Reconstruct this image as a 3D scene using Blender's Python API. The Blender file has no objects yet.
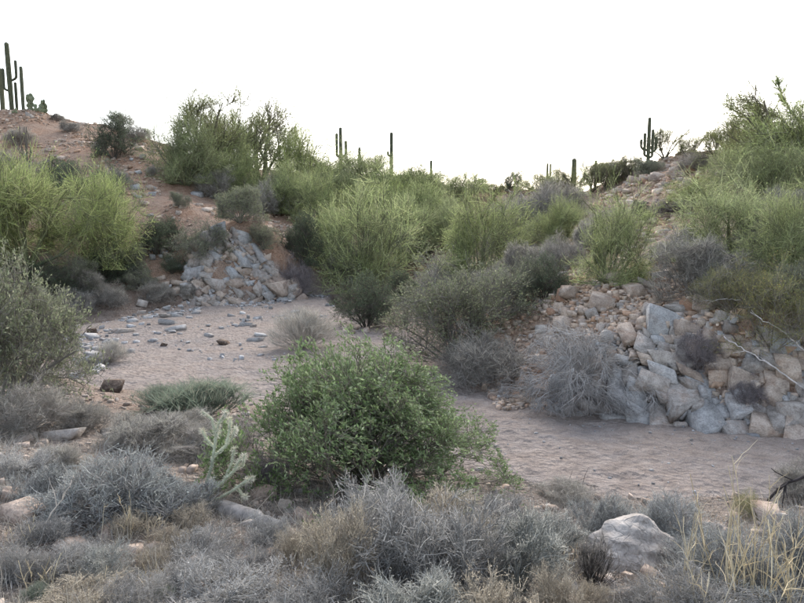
import bpy, bmesh, math, random
import numpy as np
from mathutils import Vector, Matrix

# ------------------------------------------------------------------ camera, sky, sun, exposure
scene = bpy.context.scene
COL = scene.collection
FPX, CX, CY, HOR = 604.0, 402.0, 301.5, 240.0      # focal length and horizon in photograph pixels
PITCH = math.atan((CY - HOR) / FPX)
CAMZ = 3.2
cam_d = bpy.data.cameras.new('camera')
cam = bpy.data.objects.new('camera', cam_d)
COL.objects.link(cam)
cam.location = (0, 0, CAMZ)
cam.rotation_euler = (math.pi / 2 - PITCH, 0, 0)
cam_d.sensor_fit = 'HORIZONTAL'
cam_d.angle_x = 2 * math.atan(CX / FPX)
cam_d.clip_start, cam_d.clip_end = 0.05, 3000
scene.camera = cam

SUN_EL, SUN_AZ = math.radians(36), math.radians(12)   # azimuth: 0 = +Y (view direction), negative = to the left
world = bpy.data.worlds.new('World')
scene.world = world
world.use_nodes = True
wn = world.node_tree.nodes
wl = world.node_tree.links
wn.clear()
sky = wn.new('ShaderNodeTexSky')
sky.sky_type = 'NISHITA'
sky.sun_disc = False
sky.sun_elevation = SUN_EL
sky.sun_rotation = SUN_AZ
sky.dust_density = 3.0
sky.air_density = 1.2
hs = wn.new('ShaderNodeHueSaturation')
hs.inputs['Saturation'].default_value = 0.6
bg = wn.new('ShaderNodeBackground')
bg.inputs['Strength'].default_value = 0.15
wo = wn.new('ShaderNodeOutputWorld')
wl.new(sky.outputs[0], hs.inputs['Color'])
wl.new(hs.outputs[0], bg.inputs['Color'])
wl.new(bg.outputs[0], wo.inputs['Surface'])

sl = bpy.data.lights.new('sun', 'SUN')
sl.energy = 0.5
sl.angle = math.radians(50)
sl.color = (1.0, 0.95, 0.88)
so = bpy.data.objects.new('sun', sl)
COL.objects.link(so)
sd = Vector((math.sin(SUN_AZ) * math.cos(SUN_EL), math.cos(SUN_AZ) * math.cos(SUN_EL), math.sin(SUN_EL)))
so.rotation_euler = (-sd).to_track_quat('-Z', 'Y').to_euler()

vs = scene.view_settings
vs.view_transform = 'Standard'
vs.look = 'None'
vs.exposure = 1.48
vs.gamma = 1.0
vs.use_curve_mapping = False
scene.cycles.use_denoising = True
scene.cycles.denoiser = 'OPENIMAGEDENOISE'
scene.cycles.denoising_input_passes = 'RGB_ALBEDO_NORMAL'
scene.cycles.denoising_prefilter = 'ACCURATE'
scene.cycles.max_bounces = 5
scene.cycles.diffuse_bounces = 3
scene.cycles.transmission_bounces = 3
scene.cycles.use_adaptive_sampling = False

# ------------------------------------------------------------------ numeric helpers
TAB = np.random.default_rng(5).random((256, 256))


def vnoise(x, y, s, seed=0):
    x = np.asarray(x) / s + seed * 13.7
    y = np.asarray(y) / s + seed * 7.3
    ix, iy = np.floor(x).astype(int), np.floor(y).astype(int)
    fx, fy = x - ix, y - iy
    fx, fy = fx * fx * (3 - 2 * fx), fy * fy * (3 - 2 * fy)
    a, b = TAB[ix & 255, iy & 255], TAB[(ix + 1) & 255, iy & 255]
    c, d = TAB[ix & 255, (iy + 1) & 255], TAB[(ix + 1) & 255, (iy + 1) & 255]
    return (a + (b - a) * fx) * (1 - fy) + (c + (d - c) * fx) * fy - 0.5


def norm(v):
    return v / np.maximum(np.linalg.norm(v, axis=-1, keepdims=True), 1e-9)


def ray(px, py):
    u, v = (px - CX) / FPX, (CY - py) / FPX
    cp, sp = math.cos(PITCH), math.sin(PITCH)
    return np.array([u, cp + v * sp, -sp + v * cp])


def at(px, py, Y):
    """a point of the place: photograph direction (px, py) at a forward distance of Y metres"""
    d = ray(px, py)
    return np.array([0, 0, CAMZ]) + d * (Y / d[1])


# ------------------------------------------------------------------ terrain
CP = []
for q in [(6.5, 9.6), (5, 10.0), (3.6, 10.6), (2, 11.9), (1.3, 12.9), (0.3, 16.5), (-0.8, 20.5), (-3, 27.5), (-4.4, 33),
          (-8, 15), (-11.5, 21), (-10, 26), (-7.8, 29.7), (-5.8, 32.3), (-4, 20), (-6, 22), (-2, 14), (2.5, 9.4),
          (4.5, 9), (7, 8.5), (1.4, 9.6), (-3, 13), (-5, 15), (10, 8.5), (15, 8), (-5, 27)]:
    CP.append((q[0], q[1], 0.0))
CP += [(1.2, 7.8, .1), (2.7, 6.9, .1), (5.1, 6.9, .12), (-1, 9.5, .15), (-3.4, 11.4, .12), (-6.3, 12, .2), (9, 7, .3)]
# near bank on which the photographer stands
CP += [(0, -3, 1.75), (0, 0, 1.6), (0, 2, 1.45), (-3, 2.5, 1.45), (3, 2.5, 1.4), (0, 4, 1.02), (-2, 5, .95), (2, 5, .68), (3, 5.5, .45),
       (0, 6.3, .55), (-3, 7, .72), (-4.6, 8.5, .6), (-6.3, 8, .95), (-8, 9, 1.1), (-9.5, 12, .9), (-12.5, 16, 1.3), (4.5, 5, .85),
       (7, 5, 1.1), (-8, 2, 1.7), (8, 1, 1.6), (20, 3, 2.2), (-20, 8, 2.6), (14, 5.5, 1.0), (-15, -5, 2.5), (15, -5, 2.5)]
for px, py, Y in [
        # left bank and hill
        (40, 300, 25.3), (40, 268, 26), (100, 268, 29), (150, 265, 30), (185, 268, 30.2), (100, 200, 36), (150, 200, 36), (200, 215, 35),
        (0, 200, 36), (-80, 220, 32), (130, 152, 46), (60, 160, 44), (0, 160, 44), (-80, 150, 46),
        (-80, 100, 57), (0, 110, 56), (30, 110, 56), (60, 119, 56), (100, 126, 57), (150, 142, 56), (200, 168, 54), (240, 202, 45),
        # left outcrop
        (205, 270, 30.2), (230, 240, 31.5), (265, 238, 31.8), (290, 275, 32.2), (300, 235, 40),
        # middle
        (350, 240, 42), (345, 288, 35), (420, 275, 37), (440, 240, 45), (400, 205, 52), (400, 176, 62), (340, 172, 62), (265, 172, 60),
        (450, 190, 66), (490, 193, 70), (520, 194, 72), (570, 190, 60), (320, 200, 52), (470, 225, 48),
        # right bank
        (550, 232, 30), (490, 270, 28), (440, 290, 26.5), (415, 312, 22.5), (398, 335, 18.8), (470, 330, 16.5), (540, 332, 14), (600, 292, 14), (560, 297, 15),
        (600, 350, 12.0), (640, 340, 11.5), (700, 335, 11.2), (700, 315, 11.8), (760, 330, 10.8), (804, 330, 10.5), (640, 280, 14.5), (700, 270, 14),
        (804, 262, 13), (640, 232, 20), (620, 205, 27), (700, 205, 21), (804, 205, 17), (640, 175, 33), (690, 153, 34), (740, 147, 32),
        (804, 128, 29), (600, 187, 38), (560, 202, 44), (900, 125, 26), (950, 260, 11.5), (1000, 160, 20)]:
    p = at(px, py, Y)
    CP.append(tuple(p))
CP += [(.15, 20.5, .5), (-.1, 18.8, .4)]
CP += [(0, 90, 7), (-50, 85, 13), (-25, 80, 9), (40, 70, 5), (60, 40, 9), (-60, 50, 16), (-40, 30, 8), (-25, 15, 3.2), (30, 20, 7.5),
       (0, 130, 4), (20, 80, 6), (90, 90, 5), (-90, 90, 8), (20, 48, 6.3), (-120, 0, 5), (120, 0, 5), (0, 250, 0), (200, 200, 0), (-200, 200, 0)]
CP = np.array(CP)


def _phi(r2):
    return np.sqrt(r2 + 1.2)


_A = _phi(((CP[:, None, :2] - CP[None, :, :2]) ** 2).sum(-1))
_n = len(CP)
_M = np.zeros((_n + 3, _n + 3))
_M[:_n, :_n] = _A + np.eye(_n) * 0.02
_Pm = np.c_[np.ones(_n), CP[:, :2]]
_M[:_n, _n:] = _Pm
_M[_n:, :_n] = _Pm.T
_W = np.linalg.solve(_M, np.r_[CP[:, 2], 0, 0, 0])

WASH = np.array([(30, 7.6), (9, 9.25), (6.5, 9.75), (5, 10.25), (3.6, 10.85), (2.2, 12.0), (1.4, 13.2), (0.3, 17), (-0.7, 21), (-2.4, 27), (-3.7, 31.5),
                 (-4.0, 35), (-5.6, 34), (-7.3, 30.9), (-9.5, 28.4), (-11.6, 24.8), (-12.5, 21.5), (-10.5, 17), (-8.3, 13.6), (-6.0, 12.3), (-3.4, 11.7),
                 (-1.2, 9.7), (1.2, 7.9), (2.6, 7.0), (5.0, 7.0), (9, 6.8), (30, 4.6)])


def wash_sd(x, y):
    """signed distance to the wash outline, positive inside"""
    x, y = np.asarray(x, float), np.asarray(y, float)
    d2 = np.full(x.shape, 1e9)
    inside = np.zeros(x.shape, bool)
    n = len(WASH)
    for i in range(n):
        a, b = WASH[i], WASH[(i + 1) % n]
        e = b - a
        t = np.clip(((x - a[0]) * e[0] + (y - a[1]) * e[1]) / (e @ e), 0, 1)
        d2 = np.minimum(d2, (x - a[0] - t * e[0]) ** 2 + (y - a[1] - t * e[1]) ** 2)
        c = (a[1] > y) != (b[1] > y)
        xi = a[0] + (y - a[1]) / (b[1] - a[1] + 1e-12) * e[0]
        inside ^= c & (x < xi)
    return np.where(inside, 1, -1) * np.sqrt(d2)


FACES = [(np.array([2.9, 11.0]), np.array([9.6, 8.6]), norm(np.array([.30, .95])), 2.05, math.radians(51)),
         (np.array([-10.4, 28.4]), np.array([-5.3, 31.6]), norm(np.array([-.5, .86])), 4.3, math.radians(58)),
         (np.array([-13.6, 22.6]), np.array([-10.5, 28.3]), norm(np.array([-.86, .5])), 2.1, math.radians(68))]


def H(x, y):
    x, y = np.asarray(x, float), np.asarray(y, float)
    sh = x.shape
    xf, yf = x.ravel(), y.ravel()
    z = np.empty(xf.shape)
    for s in range(0, len(xf), 20000):
        e = slice(s, s + 20000)
        r2 = (xf[e, None] - CP[None, :, 0]) ** 2 + (yf[e, None] - CP[None, :, 1]) ** 2
        z[e] = _phi(r2) @ _W[:_n] + _W[_n] + _W[_n + 1] * xf[e] + _W[_n + 2] * yf[e]
    sd = wash_sd(xf, yf) + 0.25 * vnoise(xf, yf, 1.1, 3)
    m = np.clip((sd + 0.12) / 0.4, 0, 1)
    m = m * m * (3 - 2 * m)
    far = np.clip((yf - 6) / 25, 0, 1)
    rough = vnoise(xf, yf, 2.6, 1) * (.12 + .4 * far) + vnoise(xf, yf, .8, 2) * (.09 + .12 * far) + vnoise(xf, yf, .27, 4) * .05
    bed = 0.015 + vnoise(xf, yf, 1.7, 6) * .05 + vnoise(xf, yf, .5, 7) * .035 + vnoise(xf, yf, .17, 8) * .055 + np.clip(yf - 26, 0, 10) * .012
    z = (z + rough) * (1 - m) + bed * m
    for A_, B_, up_, smax_, phi_ in FACES:          # rock faces cut into the banks
        e_ = norm(B_ - A_)
        u_ = (xf - A_[0]) * e_[0] + (yf - A_[1]) * e_[1]
        t_ = ((xf - A_[0]) * -e_[1] + (yf - A_[1]) * e_[0]) / (up_[0] * -e_[1] + up_[1] * e_[0])
        k = (u_ > 0) & (u_ < np.linalg.norm(B_ - A_)) & (t_ > -.5) & (t_ < smax_ * math.cos(phi_))
        z = np.where(k, np.minimum(z, np.maximum(t_ * math.tan(phi_) - .12, bed)), z)
    return z.reshape(sh)


def hit(px, py, y0=1.2, y1=140):
    d = ray(px, py)
    t = y0 * (y1 / y0) ** np.linspace(0, 1, 700) / d[1]
    X, Y, Z = d[0] * t, d[1] * t, CAMZ + d[2] * t
    below = Z <= H(X, Y)
    i = int(np.argmax(below)) if below.any() else 699
    return np.array([X[i], Y[i], float(H(X[i:i + 1], Y[i:i + 1])[0])])


def ground_normal(x, y, e=.15):
    zx = (H(np.array([x + e]), np.array([y]))[0] - H(np.array([x - e]), np.array([y]))[0]) / (2 * e)
    zy = (H(np.array([x]), np.array([y + e]))[0] - H(np.array([x]), np.array([y - e]))[0]) / (2 * e)
    return norm(np.array([-zx, -zy, 1.0]))


# ------------------------------------------------------------------ materials
def new_mat(name):
    m = bpy.data.materials.new(name)
    m.use_nodes = True
    nt = m.node_tree
    nt.nodes.clear()
    out = nt.nodes.new('ShaderNodeOutputMaterial')
    return m, nt, out


def N(nt, typ, **kw):
    n = nt.nodes.new(typ)
    for k, v in kw.items():
        if k in n.inputs.keys():
            n.inputs[k].default_value = v
        else:
            setattr(n, k, v)
    return n


def ramp(nt, src, stops):
    r = nt.nodes.new('ShaderNodeValToRGB')
    cr = r.color_ramp
    while len(cr.elements) < len(stops):
        cr.elements.new(0.5)
    for e, (p, c) in zip(cr.elements, stops):
        e.position = p
        e.color = (*c, 1) if len(c) == 3 else c
    nt.links.new(src, r.inputs[0])
    return r.outputs[0]


def mixc(nt, fac, a, b, mode='MIX'):
    m = nt.nodes.new('ShaderNodeMix')
    m.data_type = 'RGBA'
    m.blend_type = mode
    for s, v in ((m.inputs[0], fac), (m.inputs[6], a), (m.inputs[7], b)):
        if isinstance(v, (int, float)):
            s.default_value = v
        elif isinstance(v, tuple):
            s.default_value = (*v, 1)
        else:
            nt.links.new(v, s)
    return m.outputs[2]


def noise(nt, vec, scale, detail=4, rough=.6):
    n = N(nt, 'ShaderNodeTexNoise', Scale=scale, Detail=detail, Roughness=rough)
    nt.links.new(vec, n.inputs['Vector'])
    return n.outputs['Fac']


def bump(nt, h, strength, dist, prev=None):
    b = N(nt, 'ShaderNodeBump', Strength=strength, Distance=dist)
    nt.links.new(h, b.inputs['Height'])
    if prev is not None:
        nt.links.new(prev, b.inputs['Normal'])
    return b.outputs[0]


def ground_material():
    m, nt, out = new_mat('desert_ground')
    L = nt.links
    geo = nt.nodes.new('ShaderNodeNewGeometry').outputs['Position']
    sand = N(nt, 'ShaderNodeAttribute', attribute_name='sand').outputs['Fac']
    near = N(nt, 'ShaderNodeAttribute', attribute_name='near').outputs['Fac']
    n1, n2, n3 = noise(nt, geo, .5, 2), noise(nt, geo, 3.5, 3), noise(nt, geo, 22, 3, .7)
    red = ramp(nt, n2, [(.3, (.235, .145, .098)), (.5, (.32, .207, .146)), (.7, (.40, .285, .212))])
    tan = ramp(nt, n2, [(.3, (.13, .105, .09)), (.5, (.195, .165, .145)), (.72, (.27, .235, .21))])
    pale_at = N(nt, 'ShaderNodeAttribute', attribute_name='pale').outputs['Fac']
    pal = ramp(nt, n2, [(.3, (.27, .165, .11)), (.5, (.37, .26, .19)), (.7, (.45, .355, .28))])
    soil = mixc(nt, near, mixc(nt, pale_at, red, pal), tan)
    patch = ramp(nt, n1, [(.4, (0, 0, 0)), (.62, (1, 1, 1))])
    soil = mixc(nt, mixc(nt, .5, patch, (0, 0, 0)), soil, (.28, .23, .19))
    speck = ramp(nt, n3, [(.35, (.55, .55, .55)), (.5, (1, 1, 1)), (.68, (1.3, 1.28, 1.26))])
    soil = mixc(nt, 1.0, soil, speck, 'MULTIPLY')
    sc = ramp(nt, n2, [(.3, (.218, .185, .165)), (.5, (.275, .237, .213)), (.75, (.33, .292, .265))])
    fine = noise(nt, geo, 60, 1, .7)
    sc = mixc(nt, 1.0, sc, ramp(nt, fine, [(.3, (.72, .72, .73)), (.5, (1, 1, 1)), (.7, (1.2, 1.2, 1.2))]), 'MULTIPLY')
    big = ramp(nt, n1, [(.35, (.9, .92, .95)), (.65, (1.06, 1.03, 1.0))])
    sc = mixc(nt, 1.0, sc, big, 'MULTIPLY')
    col = mixc(nt, sand, soil, sc)
    vor = N(nt, 'ShaderNodeTexVoronoi', Scale=10.0, feature='F1')
    L.new(geo, vor.inputs['Vector'])
    vor2 = N(nt, 'ShaderNodeTexVoronoi', Scale=4.2, feature='F1')
    L.new(geo, vor2.inputs['Vector'])
    ma = N(nt, 'ShaderNodeMath', operation='MULTIPLY_ADD')
    L.new(vor2.outputs['Distance'], ma.inputs[0]); ma.inputs[1].default_value = .5; L.new(vor.outputs['Distance'], ma.inputs[2])
    mb = N(nt, 'ShaderNodeMath', operation='MULTIPLY_ADD')
    L.new(n3, mb.inputs[0]); mb.inputs[1].default_value = .6; L.new(ma.outputs[0], mb.inputs[2])
    nrm = bump(nt, mb.outputs[0], .75, .08)
    bs = N(nt, 'ShaderNodeBsdfPrincipled', Roughness=.95)
    bs.inputs['Specular IOR Level'].default_value = .1
    L.new(col, bs.inputs['Base Color'])
    L.new(nrm, bs.inputs['Normal'])
    L.new(bs.outputs[0], out.inputs[0])
    return m


def rock_material(name, c0, c1, c2, rust=.25, scale=1.0):
    m, nt, out = new_mat(name)
    L = nt.links
    tc = nt.nodes.new('ShaderNodeNewGeometry').outputs['Position']
    oi = nt.nodes.new('ShaderNodeObjectInfo')
    n1, n2, n3 = noise(nt, tc, 3.2 * scale, 4, .65), noise(nt, tc, 7 * scale, 4, .6), noise(nt, tc, 40 * scale, 2, .6)
    base = ramp(nt, n2, [(.28, c0), (.5, c1), (.72, c2)])
    r = ramp(nt, n1, [(.52, (0, 0, 0)), (.7, (rust, rust, rust))])
    base = mixc(nt, r, base, (.33, .17, .09))
    var = ramp(nt, oi.outputs['Random'], [(0, (.8, .78, .77)), (.35, (.95, .94, .93)), (.65, (1.02, 1.02, 1.02)), (1, (1.16, 1.13, 1.1))])
    base = mixc(nt, 1.0, base, var, 'MULTIPLY')
    base = mixc(nt, 1.0, base, ramp(nt, n3, [(.3, (.75, .75, .75)), (.6, (1.1, 1.1, 1.1))]), 'MULTIPLY')
    vor = N(nt, 'ShaderNodeTexVoronoi', Scale=4.0 * scale, feature='DISTANCE_TO_EDGE')
    mp = nt.nodes.new('ShaderNodeVectorMath')
    mp.operation = 'ADD'
    nz = N(nt, 'ShaderNodeTexNoise', Scale=2.5 * scale, Detail=3)
    L.new(tc, nz.inputs['Vector'])
    L.new(tc, mp.inputs[0])
    L.new(nz.outputs['Color'], mp.inputs[1])
    L.new(mp.outputs[0], vor.inputs['Vector'])
    crack = ramp(nt, vor.outputs['Distance'], [(0, (0, 0, 0)), (.045, (1, 1, 1))])
    nrm = bump(nt, crack, .35, .03)
    nrm = bump(nt, n2, .6, .05, nrm)
    bs = N(nt, 'ShaderNodeBsdfPrincipled', Roughness=.9)
    bs.inputs['Specular IOR Level'].default_value = .2
    L.new(base, bs.inputs['Base Color'])
    L.new(nrm, bs.inputs['Normal'])
    L.new(bs.outputs[0], out.inputs[0])
    return m


def attr_material(name, translucent=0.0, vary=.18, rough=.8, noise_scale=0):
    """plant or litter tissue: its own colour per twig or leaf, slightly varied from plant to plant"""
    m, nt, out = new_mat(name)
    L = nt.links
    a = N(nt, 'ShaderNodeAttribute', attribute_name='tint').outputs['Color']
    oi = nt.nodes.new('ShaderNodeObjectInfo').outputs['Random']
    h = N(nt, 'ShaderNodeHueSaturation')
    mr = N(nt, 'ShaderNodeMapRange')
    mr.inputs['To Min'].default_value, mr.inputs['To Max'].default_value = 1 - vary, 1 + vary
    L.new(oi, mr.inputs[0])
    L.new(mr.outputs[0], h.inputs['Value'])
    L.new(a, h.inputs['Color'])
    m2 = N(nt, 'ShaderNodeMath', operation='MULTIPLY')
    m2.inputs[1].default_value = 7.31
    m3 = N(nt, 'ShaderNodeMath', operation='FRACT')
    m4 = N(nt, 'ShaderNodeMapRange')
    m4.inputs['To Min'].default_value, m4.inputs['To Max'].default_value = 1 - vary * .8, 1 + vary * .8
    L.new(oi, m2.inputs[0]); L.new(m2.outputs[0], m3.inputs[0]); L.new(m3.outputs[0], m4.inputs[0]); L.new(m4.outputs[0], h.inputs['Saturation'])
    col = h.outputs[0]
    if noise_scale:
        p = nt.nodes.new('ShaderNodeNewGeometry').outputs['Position']
        col = mixc(nt, 1.0, col, ramp(nt, noise(nt, p, noise_scale, 4), [(.3, (.6, .6, .6)), (.65, (1.25, 1.22, 1.2))]), 'MULTIPLY')
    d = N(nt, 'ShaderNodeBsdfPrincipled', Roughness=rough)
    d.inputs['Specular IOR Level'].default_value = .12
    L.new(col, d.inputs['Base Color'])
    sh = d.outputs[0]
    if translucent:
        t = nt.nodes.new('ShaderNodeBsdfTranslucent')
        L.new(col, t.inputs['Color'])
        mx = N(nt, 'ShaderNodeMixShader')
        mx.inputs[0].default_value = translucent
        L.new(sh, mx.inputs[1])
        L.new(t.outputs[0], mx.inputs[2])
        sh = mx.outputs[0]
    L.new(sh, out.inputs[0])
    return m


M_GROUND = ground_material()
M_ROCK = {
    'pale': rock_material('pale_rock', (.31, .25, .21), (.45, .375, .315), (.54, .465, .40), .3),
    'blue': rock_material('blue_grey_rock', (.26, .26, .26), (.375, .375, .375), (.48, .475, .47), .14),
    'grey': rock_material('grey_rock', (.23, .21, .19), (.35, .32, .295), (.46, .43, .40), .25),
    'tan': rock_material('tan_rock', (.24, .19, .16), (.35, .285, .24), (.45, .375, .32), .22),
    'rust': rock_material('rust_rock', (.27, .16, .11), (.39, .25, .175), (.47, .34, .26), .3),
    'dark': rock_material('dark_brown_rock', (.05, .04, .034), (.11, .085, .07), (.24, .2, .17), .3, 2.0),
}
M_STUFF_STONE = attr_material('loose_stone', 0, 0, .9, 9)
M_LEAF = attr_material('leaf_tissue', .42, .14)
M_TWIG = attr_material('twig_bark', 0, .14, .85)
M_WOOD = attr_material('weathered_wood', 0, .05, .9, 18)
M_CACTUS = attr_material('cactus_skin', 0, .12, .7, 8)


# ------------------------------------------------------------------ mesh building
class Geo:
    def __init__(self):
        self.v, self.c, self.f, self.n = [], [], [], 0

    def add(self, V, F, C):
        V = np.asarray(V, np.float32).reshape(-1, 3)
        F = np.asarray(F, np.int64)
        C = np.broadcast_to(np.asarray(C, np.float32), (len(V), 3))
        self.v.append(V)
        self.c.append(C)
        self.f.append(F + self.n)
        self.n += len(V)

    def mesh(self, name, mat, smooth=False):
        V, C = np.concatenate(self.v), np.concatenate(self.c)
        me = bpy.data.meshes.new(name)
        me.vertices.add(len(V))
        me.vertices.foreach_set('co', V.ravel())
        loops = np.concatenate([f.ravel() for f in self.f]).astype(np.int32)
        tot = np.concatenate([np.full(len(f), f.shape[1]) for f in self.f])
        start = (np.cumsum(tot) - tot).astype(np.int32)
        me.loops.add(len(loops))
        me.loops.foreach_set('vertex_index', loops)
        me.polygons.add(len(tot))
        me.polygons.foreach_set('loop_start', start)
        if smooth:
            me.polygons.foreach_set('use_smooth', np.ones(len(tot), bool))
        at_ = me.attributes.new('tint', 'FLOAT_COLOR', 'POINT')
        at_.data.foreach_set('color', np.c_[C, np.ones(len(C))].astype(np.float32).ravel())
        me.update(calc_edges=True)
        me.materials.append(mat)
        return me


def tubes(P, R, sides=3, rng=None):
    """P (N,K,3), R (N,K) -> verts, quads, owner index per vertex"""
    n, k, _ = P.shape
    T = norm(np.gradient(P, axis=1))
    ref = np.zeros((n, 1, 3)); ref[..., 0] = .31; ref[..., 1] = .95; ref[..., 2] = .12
    A = norm(np.cross(T, ref))
    B = np.cross(T, A)
    th = np.arange(sides) * 2 * math.pi / sides
    V = P[:, :, None, :] + R[:, :, None, None] * (A[:, :, None, :] * np.cos(th)[:, None] + B[:, :, None, :] * np.sin(th)[:, None])
    i = np.arange(n)[:, None, None] * k * sides
    j = np.arange(k - 1)[None, :, None] * sides
    s = np.arange(sides)[None, None, :]
    s2 = (s + 1) % sides
    F = np.stack([i + j + s, i + j + s2, i + j + sides + s2, i + j + sides + s], -1).reshape(-1, 4)
    return V.reshape(-1, 3), F, np.repeat(np.arange(n), k * sides)


def ribbons(P, W, rng):
    n, k, _ = P.shape
    T = norm(P[:, -1] - P[:, 0])
    S = norm(np.cross(T, rng.normal(size=(n, 3))))[:, None, :] * W[..., None] * .5
    V = np.stack([P - S, P + S], 2)
    i = np.arange(n)[:, None] * k * 2
    j = np.arange(k - 1)[None, :] * 2
    F = np.stack([i + j, i + j + 1, i + j + 3, i + j + 2], -1).reshape(-1, 4)
    return V.reshape(-1, 3), F, np.repeat(np.arange(n), k * 2)


def leaves(pos, d, ln, wd, rng):
    n = len(pos)
    d = norm(d)
    s = norm(np.cross(d, rng.normal(size=(n, 3))))
    ln, wd = ln[:, None], wd[:, None]
    V = np.stack([pos, pos + d * ln * .5 + s * wd * .5, pos + d * ln, pos + d * ln * .5 - s * wd * .5], 1)
    F = (np.arange(n)[:, None] * 4 + np.arange(4)[None])
    return V.reshape(-1, 3), F, np.repeat(np.arange(n), 4)


def branch(rng, P, M, t0, t1, a0, a1, Ln, K, up=0., jit=.15, curve=0., shorten=.45):
    n, kp, _ = P.shape
    idx = rng.integers(0, n, M)
    t = rng.uniform(t0, t1, M)
    s = t * (kp - 1)
    i = np.minimum(s.astype(int), kp - 2)
    f = (s - i)[:, None]
    A, B = P[idx, i], P[idx, i + 1]
    base = A + (B - A) * f
    tan = norm(B - A)
    r = rng.normal(size=(M, 3))
    perp = norm(r - tan * (r * tan).sum(1, keepdims=True))
    a = rng.uniform(a0, a1, M)[:, None]
    d = tan * np.cos(a) + perp * np.sin(a)
    d[:, 2] += up
    return path(rng, base, d, Ln * rng.uniform(.6, 1.25, M) * (1 - shorten * t), K, jit, curve)


def path(rng, base, d, ln, K, jit, curve=0.):
    M = len(base)
    d = norm(d)
    Q = np.zeros((M, K, 3))
    Q[:, 0] = base
    for k in range(1, K):
        d = norm(d + jit * rng.normal(size=(M, 3)) + np.array([0, 0, curve]))
        Q[:, k] = Q[:, k - 1] + d * (np.asarray(ln) / (K - 1))[:, None]
    return Q


class Env:
    """uneven dome that the growth is held in"""
    def __init__(self, rng, rx, h, lump=.2, hard=.15):
        self.rx, self.h, self.lump, self.hard = rx, h, lump, hard
        self.k = rng.normal(size=(5, 3)) * 3.4
        self.ph = rng.uniform(0, 6.28, 5)

    def __call__(self, Q):
        p = Q / np.array([self.rx, self.rx, self.h])
        r = np.linalg.norm(p, axis=-1, keepdims=True)
        u = p / np.maximum(r, 1e-6)
        f = np.clip(1 + self.lump * np.sin(u @ self.k.T + self.ph).mean(-1, keepdims=True) * 2, .4, 1.7)
        q = r / f
        b = 1 - self.hard
        q2 = np.where(q > b, b + self.hard * (1 - np.exp(-(q - b) / self.hard)), q)
        out = Q * (q2 / np.maximum(q, 1e-6))
        out[..., 2] = np.where(out[..., 2] < .01, np.abs(out[..., 2]) * .3 + .01, out[..., 2])
        return out


def tint(rng, n, cols, spread=.22):
    cols = np.array(cols)
    a = cols[rng.integers(0, len(cols), n)]
    b = cols[rng.integers(0, len(cols), n)]
    c = a + (b - a) * rng.random((n, 1))
    return c * np.exp(rng.normal(0, spread, (n, 1)))


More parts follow.
